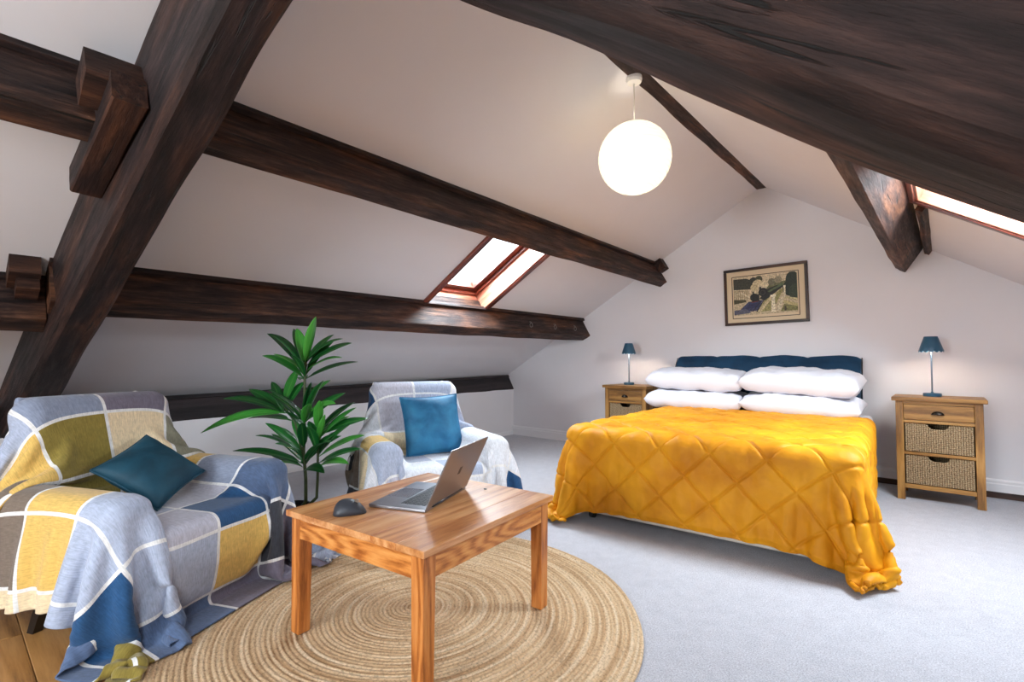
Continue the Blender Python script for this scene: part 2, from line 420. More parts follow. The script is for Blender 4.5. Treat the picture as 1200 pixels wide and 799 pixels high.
def lathe_me(prof, n=32, capb=False, capt=False):
    V, Fc = [], []
    for r, z in prof:
        for k in range(n):
            a = 2*PI*k/n; V.append((r*math.cos(a), r*math.sin(a), z))
    for i in range(len(prof)-1):
        for k in range(n):
            k2 = (k+1) % n; Fc.append((i*n+k, i*n+k2, (i+1)*n+k2, (i+1)*n+k))
    if capb: Fc.append(tuple(range(n-1, -1, -1)))
    if capt: Fc.append(tuple((len(prof)-1)*n+k for k in range(n)))
    return me_from(V, Fc)
def grid_me(P, uv=None, closed=False):
    """P (n,m,3) array to a quad mesh"""
    n, m_ = P.shape[:2]
    idx = np.arange(n*m_).reshape(n, m_)
    f = np.stack([idx[:-1, :-1], idx[1:, :-1], idx[1:, 1:], idx[:-1, 1:]], -1).reshape(-1, 4)
    me = bpy.data.meshes.new('cloth')
    me.from_pydata(P.reshape(-1, 3).tolist(), [], f.tolist()); me.update()
    if uv is not None:
        l = me.uv_layers.new(name='UVMap'); U = uv.reshape(-1, 2)[f.reshape(-1)]
        l.data.foreach_set('uv', U.astype(np.float32).ravel())
    return me
def upsample(P, k):
    """Catmull-Rom upsampling of a grid along both axes"""
    def up1(A):
        n = A.shape[0]; t = np.linspace(0, n-1, (n-1)*k+1); i = np.minimum(t.astype(int), n-2); f = (t-i)[:, None, None]
        p0 = A[np.maximum(i-1, 0)]; p1 = A[i]; p2 = A[i+1]; p3 = A[np.minimum(i+2, n-1)]
        return .5*((2*p1)+(-p0+p2)*f+(2*p0-5*p1+4*p2-p3)*f*f+(-p0+3*p1-3*p2+p3)*f**3)
    return up1(up1(P).transpose(1, 0, 2)).transpose(1, 0, 2)
def grid_normals(P):
    du = np.gradient(P, axis=0); dv = np.gradient(P, axis=1); n = np.cross(du, dv)
    return n/(np.linalg.norm(n, axis=-1, keepdims=True)+1e-9)

# ------------------------------------------------------------------ cloth drape (position based, numpy)
def sd_boxes(p, boxes):
    d = np.full(p.shape[0], 1e9)
    for c, h, r, Rm in boxes:
        q = (p-c)@Rm
        a = np.abs(q)-(h-r)
        d = np.minimum(d, np.linalg.norm(np.maximum(a, 0), axis=1)+np.minimum(a.max(1), 0)-r)
    return d
def drape(X0, sp, boxes, floor=.008, steps=160, iters=10, thick=.008, bend=.25, fric=.6, damp=.965, g=9.8, dt=.012, shear=.35, pin=None):
    P = X0.copy(); Q = P.copy(); n, m_ = P.shape[:2]
    pin0 = P[pin].copy() if pin is not None else None
    def con(a, b, rest, k):
        d = b-a; l = np.linalg.norm(d, axis=-1, keepdims=True)+1e-9
        return d*(k*.5*(l-rest)/l)
    for s in range(steps):
        V = np.clip((P-Q)*damp, -.02, .02); Q = P.copy()
        P = P+V; P[..., 2] -= g*dt*dt
        for it in range(iters):
            for par in (0, 1):
                for ax in (0, 1):
                    A = P if ax == 0 else P.transpose(1, 0, 2)
                    e = (A.shape[0]-par)//2
                    a = A[par:par+2*e:2]; b = A[par+1:par+1+2*e:2]; e = min(len(a), len(b)); a = a[:e]; b = b[:e]
                    c = con(a, b, sp, 1.0); a += c; b -= c
            if shear:
                a = P[:-1, :-1]; b = P[1:, 1:]; c = con(a, b, sp*1.41421, shear); Z = np.zeros_like(P); Z[:-1, :-1] += c; Z[1:, 1:] -= c
                a = P[1:, :-1]; b = P[:-1, 1:]; c = con(a, b, sp*1.41421, shear); Z[1:, :-1] += c; Z[:-1, 1:] -= c
                P += Z*.5
            if bend and it % 2 == 0:
                Z = np.zeros_like(P)
                c = con(P[:-2], P[2:], sp*2, bend); Z[:-2] += c; Z[2:] -= c
                c = con(P[:, :-2], P[:, 2:], sp*2, bend); Z[:, :-2] += c; Z[:, 2:] -= c
                P += Z*.6
            if it in (iters//2, iters-1):
                F_ = P.reshape(-1, 3)
                d = sd_boxes(F_, boxes)-thick
                k = d < 0
                if k.any():
                    S = F_[k]; e = 1e-3; gr = np.stack([sd_boxes(S+np.eye(3)[i]*e, boxes)-sd_boxes(S-np.eye(3)[i]*e, boxes) for i in range(3)], 1)
                    gr /= np.linalg.norm(gr, axis=1, keepdims=True)+1e-9
                    S = S-gr*d[k][:, None]
                    mv = S-Q.reshape(-1, 3)[k]; tg = mv-gr*(mv*gr).sum(1, keepdims=True)
                    F_[k] = S-tg*fric
                k = F_[:, 2] < floor
                F_[k, 2] = floor; F_[k, :2] -= (F_[k, :2]-Q.reshape(-1, 3)[k, :2])*fric
                P = F_.reshape(n, m_, 3)
            if pin is not None: P[pin] = pin0
    return P

# ================================================================== THE ROOM
# floor: carpet, with a timber area towards the camera
FY = .43
struct(link('floor', me_from([(XL-.6, FY, 0), (XR+.6, FY, 0), (XR+.6, YB+.3, 0), (XL-.6, YB+.3, 0), (XL-.6, FY, -.1), (XR+.6, FY, -.1), (XR+.6, YB+.3, -.1), (XL-.6, YB+.3, -.1)],
                            [(0, 1, 2, 3), (7, 6, 5, 4), (0, 4, 5, 1), (1, 5, 6, 2), (2, 6, 7, 3), (3, 7, 4, 0)]), M['carpet']))
wf = struct(link('floor', me_from([(XL-.6, YF-.3, -.03), (XR+.6, YF-.3, -.03), (XR+.6, FY, -.03), (XL-.6, FY, -.03), (XL-.6, YF-.3, -.1), (XR+.6, YF-.3, -.1), (XR+.6, FY, -.1), (XL-.6, FY, -.1)],
                                 [(0, 1, 2, 3), (7, 6, 5, 4), (0, 4, 5, 1), (1, 5, 6, 2), (2, 6, 7, 3), (3, 7, 4, 0)]), M['dark_strip']))
bm = bmesh.new(); box_bm(bm, -.649, .649, -.0955, .0955, -.016, 0, .0015, 1); plank_me = bm_me(bm); plank_me.materials.append(M['plank'])
row = 0; y = FY-.0975
while y > YF-.1:
    x = XL-.3-(row*.47 % 1.3)
    while x < XR+.6:
        if x > XL-.9:
            link('plank', plank_me, None, wf, loc=(x+.65, y, 0))
        x += 1.302
    y -= .193; row += 1

# walls
def prism_y(pts, y0, y1):
    n = len(pts); V = [(x, y0, z) for x, z in pts]+[(x, y1, z) for x, z in pts]
    Fc = [tuple(range(n)), tuple(range(2*n-1, n-1, -1))]+[(i, i+n, (i+1) % n+n, (i+1) % n) for i in range(n)]
    bm = bmesh.new(); vs = [bm.verts.new(v) for v in V]
    for f in Fc: bm.faces.new([vs[i] for i in f])
    return bm_me(bm)
gab = [(XL-.6, -.1), (XR+.6, -.1), (XR+.6, zr(XR+.6)+.05), (RX, RZ+.1), (XL-.6, zl(XL-.6)+.05)]
struct(link('wall_back', prism_y(gab, YB, YB+.2), M['wall']))
def plate_z(y): return .521+.085*(y-.6)/4.5
struct(link('wall_left', me_from([(XL-.5, YF, -.1), (XL, YF, -.1), (XL, YF, plate_z(YF)+.008), (XL-.5, YF, plate_z(YF)+.008), (XL-.5, YB+.05, -.1), (XL, YB+.05, -.1), (XL, YB+.05, plate_z(YB)+.008), (XL-.5, YB+.05, plate_z(YB)+.008)],
                                [(0, 1, 2, 3), (7, 6, 5, 4), (1, 5, 6, 2), (3, 2, 6, 7), (0, 4, 5, 1), (0, 3, 7, 4)]), M['wall']))
struct(link('wall_right', prism_y([(XR, -.1), (XR+.5, -.1), (XR+.5, .65), (XR, .65)], YF, YB+.05), M['wall']))
# front gable wall with the opening for the added window: four pieces around the hole in one mesh
bm = bmesh.new()
x0, x1, z0, z1 = FILL_WIN
def pr(bm, pts, ya, yb):
    n = len(pts); a = [bm.verts.new((x, ya, z)) for x, z in pts]; b = [bm.verts.new((x, yb, z)) for x, z in pts]
    bm.faces.new(a); bm.faces.new(b[::-1])
    for i in range(n): bm.faces.new((a[i], b[i], b[(i+1) % n], a[(i+1) % n]))
pr(bm, [(XL-.6, -.1), (x0, -.1), (x0, zl(x0)+.1), (XL-.6, zl(XL-.6)+.1)], YF-.2, YF)
pr(bm, [(x1, -.1), (XR+.6, -.1), (XR+.6, zr(XR+.6)+.1), (x1, zr(x1)+.1)], YF-.2, YF)
pr(bm, [(x0, -.1), (x1, -.1), (x1, z0), (x0, z0)], YF-.2, YF)
pr(bm, [(x0, z1), (x1, z1), (x1, zr(x1)+.1), (RX, RZ+.1), (x0, zl(x0)+.1)], YF-.2, YF)
struct(link('wall_front', bm_me(bm), M['wall']))
w3 = thing('window_4_added', None, None, (0, 0, 0), kind='structure')  # unseen window, added to carry the fill from behind the camera
for a in ((x0, x0+.06, z0, z1), (x1-.06, x1, z0, z1), (x0+.06, x1-.06, z0, z0+.06), (x0+.06, x1-.06, z1-.06, z1), ((x0+x1)/2-.025, (x0+x1)/2+.025, z0+.06, z1-.06)):
    box('window_frame', a[0], a[1], YF-.12, YF-.05, a[2], a[3], M['skirting'], w3, .004)
box('pane', x0+.05, x1-.05, YF-.09, YF-.085, z0+.05, z1-.05, M['glass'], w3, 0)

# ceilings: slabs with the roof-window holes
def roof_slab(name, zf, nrm, xcuts, ycuts, holes, th=.22):
    V, Fc, key = [], [], {}
    def v(i, j, o):
        k = (i, j, o)
        if k not in key:
            p = Vector((xcuts[i], ycuts[j], zf(xcuts[i])))
            if o: p = p-nrm*th
            key[k] = len(V); V.append(p)
        return key[k]
    nx, ny = len(xcuts)-1, len(ycuts)-1
    solid = lambda i, j: 0 <= i < nx and 0 <= j < ny and (i, j) not in holes
    for i in range(nx):
        for j in range(ny):
            if (i, j) in holes: continue
            for o in (0, 1): Fc.append((v(i, j, o), v(i+1, j, o), v(i+1, j+1, o), v(i, j+1, o)))
            for (di, dj, a, b) in ((-1, 0, (i, j), (i, j+1)), (1, 0, (i+1, j), (i+1, j+1)), (0, -1, (i, j), (i+1, j)), (0, 1, (i, j+1), (i+1, j+1))):
                if not solid(i+di, j+dj): Fc.append((v(*a, 0), v(*b, 0), v(*b, 1), v(*a, 1)))
    bm = bmesh.new(); vs = [bm.verts.new(p) for p in V]
    for f in Fc: bm.faces.new([vs[i] for i in f])
    return struct(link(name, bm_me(bm), M['wall']))
roof_slab('ceiling', zl, NL, [XL-.6, SKY_L[0], SKY_L[1], RX], [YF-.2, SKY_L[2], SKY_L[3], YB+.1], {(1, 1)})
roof_slab('ceiling', zr, NR, [RX, SKY_R[0], SKY_R[1], XR+.6], [YF-.2, SKY_FILL[2], SKY_FILL[3], SKY_R[2], SKY_R[3], YB+.1], {(1, 1), (1, 3)})

# roof windows: lining boards, architraves, sash bars, pane
def sbox(name, mtx, a0, a1, b0, b1, c0, c1, mat, parent, bev=.003):
    """box in the slope frame: a down-slope, b along y, c outwards; long side becomes the object's X axis"""
    c = Vector(((a0+a1)/2, (b0+b1)/2, (c0+c1)/2)); d = (a1-a0, b1-b0, c1-c0)
    bm = bmesh.new()
    if d[0] >= d[1]:
        box_bm(bm, -d[0]/2, d[0]/2, -d[1]/2, d[1]/2, -d[2]/2, d[2]/2, bev); rot = Matrix.Identity(4)
    else:
        box_bm(bm, -d[1]/2, d[1]/2, -d[0]/2, d[0]/2, -d[2]/2, d[2]/2, bev); rot = Matrix.Rotation(PI/2, 4, 'Z')
    o = link(name, bm_me(bm), mat, parent)
    o.matrix_basis = mtx @ Matrix.Translation(c) @ rot
    return o
def roof_window(name, s, zf, nrm, down):
    w = thing(name, None, None, kind='structure')
    xa = s[0] if down.x > 0 else s[1]
    L = (s[1]-s[0])/abs(down.x); Wd = s[3]-s[2]
    yv = Vector((0, 1, 0)); out = -nrm
    if down.cross(yv).dot(out) < 0: pass
    mt = Matrix.Identity(4)
    for i in range(3): mt[i][0], mt[i][1], mt[i][2] = down[i], yv[i], out[i]
    mt[0][3], mt[1][3], mt[2][3] = xa, s[2], zf(xa)
    t = .018
    sbox('lining_board', mt, 0, L, -.004, t, -.01, .22, M['lining'], w); sbox('lining_board', mt, 0, L, Wd-t, Wd+.004, -.01, .22, M['lining'], w)
    sbox('lining_board', mt, -.004, t, t, Wd-t, -.01, .22, M['lining'], w); sbox('lining_board', mt, L-t, L+.004, t, Wd-t, -.01, .22, M['lining'], w)
    sbox('architrave', mt, -.03, L+.045, -.045, .006, -.022, .002, M['mahogany'], w, .006); sbox('architrave', mt, -.03, L+.045, Wd-.006, Wd+.045, -.022, .002, M['mahogany'], w, .006)
    sbox('architrave', mt, L-.006, L+.045, .006, Wd-.006, -.022, .002, M['mahogany'], w, .006); sbox('architrave', mt, -.03, .006, .006, Wd-.006, -.022, .002, M['mahogany'], w, .006)
    for (f, h0, h1, n_) in ((.045, .15, .20, 'window_frame'), (.10, .18, .25, 'sash_bar')):
        e = 0 if n_ == 'window_frame' else .045
        sbox(n_, mt, e, L-e, e, f, h0, h1, M['mahogany'], w); sbox(n_, mt, e, L-e, Wd-f, Wd-e, h0, h1, M['mahogany'], w)
        sbox(n_, mt, e, f, f, Wd-f, h0, h1, M['mahogany'], w); sbox(n_, mt, L-f, L-e, f, Wd-f, h0, h1, M['mahogany'], w)
    sbox('pane', mt, .09, L-.09, .09, Wd-.09, .215, .221, M['glass'], w, 0)
    sbox('handle_bar', mt, .03, .05, Wd*.25, Wd*.75, .12, .14, M['hook'], w, .004)
    return w
roof_window('window_1', SKY_L, zl, NL, DL)
roof_window('window_2', SKY_R, zr, NR, DR)
roof_window('window_3_added', SKY_FILL, zr, NR, DR)  # out-of-view roof window added for the foreground light

# skirting boards and the dark strip under them
def skirting(name, p0, p1, h=.12, z0=0.0, th=.018):
    """moulded board from p0 to p1 in plan, thickness to its left"""
    p0 = Vector(p0); p1 = Vector(p1); L = (p1-p0).length; ang = math.atan2((p1-p0).y, (p1-p0).x)
    prof = [(0, z0), (th, z0), (th, z0+h-.035), (th*.75, z0+h-.028), (th*.75, z0+h-.012), (th*.35, z0+h), (0, z0+h)]
    n = len(prof); V = [(0, a, b) for a, b in prof]+[(L, a, b) for a, b in prof]
    bm = bmesh.new(); vs = [bm.verts.new(v) for v in V]
    bm.faces.new(vs[:n]); bm.faces.new(vs[n:][::-1])
    for i in range(n): bm.faces.new((vs[i], vs[i+n], vs[(i+1) % n+n], vs[(i+1) % n]))
    return struct(link(name, bm_me(bm), M['skirting'], loc=(p0.x, p0.y, 0), rot=(0, 0, ang)))
skirting('baseboard_back', (-.6, YB), (XL, YB))
skirting('baseboard_back', (XR, YB), (-.6, YB), h=.09, z0=.045)
skirting('baseboard_left', (XL, YB), (XL, YF), h=.05, th=.008)
skirting('baseboard_right', (XR, YF), (XR, YB))
skirting('baseboard_front', (XL, YF), (XR, YF))
struct(box('trim_1', -.6, XR, YB-.022, YB, 0, .045, M['dark_strip'], None, .004))

# ================================================================== BEAMS
def rough_beam(name, p0, p1, upv, w, h, label=None, parent=None, mat=None, seg=.06, wob=.006, chip=.06, seed=0, bow=None, group=None):
    """old squared timber from p0 to p1 (centre line); w along side axis, h along upv. Own X axis runs along it."""
    p0 = Vector(p0); p1 = Vector(p1); ax = (p1-p0); L = ax.length; ax.normalize()
    u = Vector(upv); u = (u-ax*u.dot(ax)).normalized(); s = u.cross(ax)
    n = max(2, int(L/seg)); prof = []
    c = min(w, h)*chip
    K = 4
    # profile: rounded rectangle sampled
    side = [(-w/2+c, -h/2)]
    pts = []
    for (xa, ya, xb, yb) in ((-w/2+c, -h/2, w/2-c, -h/2), (w/2, -h/2+c, w/2, h/2-c), (w/2-c, h/2, -w/2+c, h/2), (-w/2, h/2-c, -w/2, -h/2+c)):
        for k in range(K+1): t = k/K; pts.append((xa+(xb-xa)*t, ya+(yb-ya)*t))
    m_ = len(pts); V, Fc = [], []
    for i in range(n+1):
        x = L*i/n
        bo = bow(x/L) if bow else 0
        for (a, b) in pts:
            q = Vector((x*1.6, a*9+seed*13.1, b*9+seed*7.7))
            d = noise.noise(q)*wob+noise.noise(q*3.1)*wob*.45
            e = noise.noise(Vector((x*2.2, seed*5.3+(a > 0)*3, (b > 0)*9.1)))*wob*1.6
            f = 1+(d+e)/max(w, h)*2
            V.append((x-L/2, a*f, b*f+bo))
    for i in range(n):
        for k in range(m_):
            k2 = (k+1) % m_; Fc.append((i*m_+k, i*m_+k2, (i+1)*m_+k2, (i+1)*m_+k))
    Fc.append(tuple(range(m_-1, -1, -1))); Fc.append(tuple(n*m_+k for k in range(m_)))
    bm = bmesh.new(); vs = [bm.verts.new(v) for v in V]
    for f in Fc: bm.faces.new([vs[i] for i in f])
    me = bm_me(bm); me.shade_smooth()
    me.set_sharp_from_angle(angle=R(38))
    o = link(name, me, mat or M['beam'])
    mt = Matrix.Identity(4)
    for i in range(3): mt[i][0], mt[i][1], mt[i][2], mt[i][3] = ax[i], s[i], u[i], (p0[i]+p1[i])/2
    if parent is not None:
        o.parent = parent; o.matrix_basis = mt
    else: o.matrix_world = mt
    if label: tag(o, label, 'beam', group)
    return o
def slope_pt(x, y, zf, nrm, down, depth, along): return Vector((x, y, zf(x)))+nrm*depth+down*along

# the truss: plane turned 4.3 degrees off the gable
TD = Vector((.997, .0757, 0)); TN = Vector((-.0757, .997, 0)); TW = .16
def tr(x, z):                                  # point of the truss centre plane above x
    yfar = .673+.0759*(x+1.28)
    return Vector((x, yfar, z))-TN*(TW/2)
def blade(name, xa, za, xb, zb, h, label, seed, bow):
    a = tr(xa, za); b = tr(xb, zb); ax = (b-a).normalized(); u = Vector((0, 0, 1)); u = (u-ax*u.dot(ax)).normalized()
    return rough_beam(name, a+u*h/2, b+u*h/2, u, TW, h, label, wob=.008, seed=seed, bow=bow, chip=.13)
blade('truss_beam', -4.75, .31, -1.20, 2.165, .40, 'massive dark oak truss beam rising behind the plaid armchair by the plant', 1, lambda t: .006*math.sin(t*9))
blade('truss_beam', -1.36, 2.200, 1.35, .20, .44, 'massive dark oak truss beam slanting down over the bed side of the room', 2, lambda t: .004*math.sin(t*11+1)+.004)

# purlins (P0 edge on the ceiling, square to the slope)
def purlin(name, stations, zf, nrm, down, depth, width, label, seed, mat=None):
    (xa, ya), (xb, yb) = stations
    a = slope_pt(xa, ya, zf, nrm, down, depth/2-.05, width/2); b = slope_pt(xb, yb, zf, nrm, down, depth/2-.05, width/2)
    root = thing(name, label, 'beam', a)
    rough_beam('timber', a-a, b-a, -nrm, width, depth+.1, parent=root, wob=.005, seed=seed, mat=mat or M['purlin'])
    # the thin cover strip along its upper edge
    a2 = slope_pt(xa, ya, zf, nrm, down, .012, -.014); b2 = slope_pt(xb, yb, zf, nrm, down, .012, -.014)
    rough_beam('cover_strip', a2-a, b2-a, -nrm, .03, .034, parent=root, wob=.002, seed=seed+3, mat=M['beam'])
    return root
pu = purlin('purlin_beam', ((-2.27, .50), (-2.345, YB)), zl, NL, DL, .24, .095, 'long dark purlin beam along the top edge of the left roof window', 3)
pl = purlin('purlin_beam', ((-3.31, .35), (-3.30, YB)), zl, NL, DL, .23, .125, 'long dark purlin beam with ring hooks along the bottom edge of the left roof window', 4)
purlin('purlin_beam', ((-2.33, YF), (-2.33, .46)), zl, NL, DL, .25, .115, 'short upper purlin beam behind the truss, wedged with blocks', 5)
purlin('purlin_beam', ((-3.44, YF), (-3.44, .35)), zl, NL, DL, .24, .125, 'short lower purlin beam behind the truss above the plaid armchair', 6)
# blocks and chock of the truss joints
def block(parent, name, c, ax, upv, l, w, h, seed):
    c = Vector(c)-Vector(parent.location); ax = Vector(ax).normalized()
    return rough_beam(name, c-ax*l/2, c+ax*l/2, upv, w, h, parent=parent, wob=.002, seed=seed, seg=.03)
pe = slope_pt(-2.345, YB-.045, zl, NL, DL, .06, -.045)
block(pu, 'packing_block', pe, (0, 1, 0), -NL, .09, .09, .13, 9)
jt = thing('roof_chock', 'slanted dark wooden chock fixed to the left truss beam under the purlin', 'wood block', (-2.30, .40, 1.85))
block(jt, 'chock', (-2.30, .385, 1.80), (-.53, -.03, -.205), -NL, .56, .10, .12, 10)
block(jt, 'packing_block', (-2.16, .37, 1.945), (0, 1, 0), -NL, .16, .15, .13, 11)
jt2 = thing('roof_block', 'stacked dark packing blocks beside the truss beam on the lower purlin', 'wood block', (-3.3, .26, 1.4))
block(jt2, 'packing_block', (-3.34, .265, 1.425), (0, 1, 0), -NL, .11, .15, .13, 12)
block(jt2, 'packing_block', (-3.29, .275, 1.33), (0, 1, 0), -NL, .08, .10, .06, 13)
# right purlin
a = Vector((-.155, .55, 1.83)); pr_ = thing('purlin_beam', 'dark purlin beam beside the bed-side roof window, its face lit by daylight', 'beam', a)
def rpt(x, y, dep, al): return Vector((x, y, zr(x)))+NR*dep+DR*al
rough_beam('timber', rpt(-.165, YF, .085, -.04)-a, rpt(-.105, YB, .085, -.04)-a, -NR, .08, .27, parent=pr_, wob=.004, seed=21, mat=M['purlin'])
rough_beam('cover_strip', rpt(-.085, 3.56, .012, .02)-a, rpt(-.085, YB, .012, .02)-a, -NR, .035, .06, parent=pr_, wob=.004, seed=22, mat=M['purlin'])
# ridge
rough_beam('ridge_beam', (-1.272, YF, 2.655), (-1.268, YB, 2.668), (0, 0, 1), .13, .08, 'dark ridge beam at the roof apex carrying the paper globe', wob=.004, seed=8, mat=M['purlin'])
# wall plate on the knee wall
a = Vector((-4.44, YF, .62)); wpo = thing('wall_plate_beam', 'dark wall plate beam running low along the knee wall behind the armchairs', 'beam', a)
# face slopes back from (x -4.387, z .606) at the far gable
ND = Vector((.87, 0, .49)); UD = Vector((-.49, 0, .87))
def wpt(y, off): t = (y-.6)/4.5; e = Vector((-4.385, y, .521+.085*t)); return e+UD*.105-ND*.06+ND*off
rough_beam('timber', wpt(YF, 0)-a, wpt(YB, 0)-a, UD, .12, .21, parent=wpo, wob=.003, seed=15, mat=M['plate'])
rough_beam('cover_strip', wpt(YF, .06)+UD*.088-a, wpt(YB, .06)+UD*.088-a, UD, .02, .03, parent=wpo, wob=.002, seed=16, mat=M['plate'])

# ring hooks on the lower purlin
for yy, which in ((4.01, 'nearest the roof window'), (4.43, 'between two other ring hooks'), (4.82, 'nearest the gable wall')):
    c = slope_pt(-3.30, yy, zl, NL, DL, .13, -.012)
    h = thing('ring_hook', 'small steel ring hook in the lower purlin, '+which, 'hook', c, group='ring hooks on the lower purlin')
    link('screw_eye', tube_me([(-.012, 0, .012), (.006, 0, .012), (.012, 0, .006), (.012, 0, 0)], .0025, 8), M['hook'], h, smooth=True)
    link('ring', tube_me([(.012+.0*math.cos(t), .022*math.sin(t), -.022+.022*math.cos(t)) for t in [2*PI*k/24 for k in range(25)]], .0022, 8, False), M['hook'], h, smooth=True)

# ================================================================== BED
BA = R(3.5); BC = (-1.20, 4.88)
bed = thing('divan_bed', 'cream divan bed base and mattress under the mustard quilt', 'bed', (BC[0], BC[1], 0), BA)
BW, BL = 1.52, 2.2
box('divan_base', -BW/2+.02, BW/2-.02, -BL+.02, -.01, .06, .32, M['divan'], bed, .02, 3)
box('mattress', -BW/2, BW/2, -BL, 0, .32, .56, M['cotton'], bed, .05, 4, smooth=True)
for sx in (-1, 1):
    for yy in (-.2, -BL/2, -BL+.12):
        link('castor', tube_me([(sx*(BW/2-.12)-.015, yy, .028), (sx*(BW/2-.12)+.015, yy, .028)], .028, 16), M['rubber'], bed, smooth=False)
        link('castor_stem', tube_me([(sx*(BW/2-.12), yy, .03), (sx*(BW/2-.12), yy, .07)], .012, 10), M['hook'], bed)
SP = .025
nx, ny = 99, 89
I3 = np.eye(3)
bx = [(np.array([0, -BL/2, .28]), np.array([BW/2, BL/2, .28]), .05, I3)]
ux = (np.arange(nx)-(nx-1)/2)*SP; uy = -.44-np.arange(ny)*SP
X0 = np.zeros((nx, ny, 3))
GX, GY = np.meshgrid(ux, uy, indexing='ij')
ox = np.maximum(np.abs(GX)-BW/2, 0); oy = np.maximum(-BL-GY, 0)
rho = np.hypot(ox, oy); cs = ox/(rho+1e-9); sn_ = oy/(rho+1e-9)
X0[..., 0] = np.sign(GX)*(np.minimum(np.abs(GX), BW/2)+cs*(.03+.16*rho)); X0[..., 1] = np.maximum(GY, -BL)-sn_*(.03+.16*rho)
X0[..., 2] = .60-np.maximum(rho-.03, 0)*.97
low = np.maximum(.03-X0[..., 2], 0)
X0[..., 0] += np.sign(GX)*cs*low*.8; X0[..., 1] -= sn_*low*.8; X0[..., 2] = np.maximum(X0[..., 2], .03)
X0[..., 0] += .008*np.sin(GY*9)*(ox > 0); X0[..., 1] += .008*np.sin(GX*8)*(oy > 0)
Pq = drape(X0, SP, bx, floor=.025, steps=130, iters=12, thick=.014, bend=.4, fric=.85, damp=.92, shear=.2)
K = 6
Pu = upsample(Pq, K); Nn = grid_normals(Pu)
U = (np.arange(Pu.shape[0])*SP/K)[:, None]+0*Pu[..., 0]; Vv = (np.arange(Pu.shape[1])*SP/K)[None, :]+0*Pu[..., 0]
sq = .190
A_ = (U+Vv*1.05)/(sq*1.41421); B_ = (U-Vv*1.05)/(sq*1.41421)
dl = np.minimum(np.abs(A_-np.round(A_)), np.abs(B_-np.round(B_)))*sq
puff = .66*(1-np.exp(-(dl/.0055)**1.6))+.34*(np.abs(np.sin(PI*A_))*np.abs(np.sin(PI*B_)))**.6
edge = np.minimum(np.minimum(U, U.max()-U), np.minimum(Vv, Vv.max()-Vv)); puff *= np.clip(edge/.03, .2, 1)
wr = np.array([[noise.noise((U[i, j]*16, Vv[i, j]*6, 0))+.6*noise.noise((U[i, j]*9+Vv[i, j]*14, Vv[i, j]*9-U[i, j]*20, 4)) for j in range(0, Pu.shape[1], 6)] for i in range(0, Pu.shape[0], 6)])
wr = upsample(np.repeat(wr[..., None], 3, 2), 6)[:Pu.shape[0], :Pu.shape[1], 0]
sgn = 1 if Nn[Pu.shape[0]//2, 30, 2] > 0 else -1
Pu = Pu+Nn*sgn*(puff*.0145+wr*.008)[..., None]
me = grid_me(Pu, np.stack([U, Vv], -1))
# rounded hem corners at the foot
rc = .34; du_ = np.minimum(U, U.max()-U); dv_ = Vv.max()-Vv
cut = (du_ < rc) & (dv_ < rc) & (np.hypot(rc-du_, rc-dv_) > rc)
bm = bmesh.new(); bm.from_mesh(me); bm.verts.ensure_lookup_table()
bmesh.ops.delete(bm, geom=[bm.verts[i] for i in np.nonzero(cut.ravel())[0]], context='VERTS'); bm.to_mesh(me); bm.free()
q = link('quilt', me, M['mustard'], None, loc=(BC[0], BC[1], 0), rot=(0, 0, BA), smooth=True)
md = q.modifiers.new('thickness', 'SOLIDIFY'); md.thickness = .010; md.offset = -1 if sgn > 0 else 1
tag(q, 'mustard yellow velvet quilt with diamond stitching draped over the bed', 'quilt')

def pillow_me(w, h, t, n=36, p=2.6, seed=0, pinch=.06, wrinkle=.008, e=.5):
    """soft pillow lying in XY, thickness Z; pinched corners, creases"""
    V, Fc = [], []
    def surf(sgn_):
        base = len(V)
        for i in range(n+1):
            for j in range(n+1):
                a = -1+2*i/n; b = -1+2*j/n
                k = 1-pinch*(1-abs(b)**2)*abs(a)**3*1.0
                k2 = 1-pinch*(1-abs(a)**2)*abs(b)**3*1.0
                x = a*w/2*(1-pinch*(1-b*b)*abs(a)**2); y = b*h/2*(1-pinch*(1-a*a)*abs(b)**2)
                th = (max(0, 1-abs(a)**p)*max(0, 1-abs(b)**p))**e
                edge_f = min(1, 4*th)
                nz = noise.noise((x*9+seed*3.3, y*9, seed*1.7+sgn_))*wrinkle+noise.noise((x*24+seed, y*14, sgn_*4))*wrinkle*.5
                V.append((x, y, sgn_*(t/2*th)+nz*edge_f))
        for i in range(n):
            for j in range(n):
                q0 = base+i*(n+1)+j; f = (q0, q0+n+1, q0+n+2, q0+1)
                Fc.append(f if sgn_ > 0 else f[::-1])
    surf(1); surf(-1)
    bm = bmesh.new(); vs = [bm.verts.new(v) for v in V]
    for f in Fc: bm.faces.new([vs[i] for i in f])
    bmesh.ops.remove_doubles(bm, verts=bm.verts, dist=1e-5)
    me = bm_me(bm); me.shade_smooth(); return me
def piping_me(w, h, rad, pinch=.06, n=30):
    path = []
    for (a0, b0, a1, b1) in ((-1, -1, 1, -1), (1, -1, 1, 1), (1, 1, -1, 1), (-1, 1, -1, -1)):
        for k in range(n):
            t = k/n; a = a0+(a1-a0)*t; b = b0+(b1-b0)*t
            path.append((a*w/2*(1-pinch*(1-b*b)*abs(a)**2), b*h/2*(1-pinch*(1-a*a)*abs(b)**2), 0))
    path.append(path[0])
    return tube_me(path, rad, 6, False)

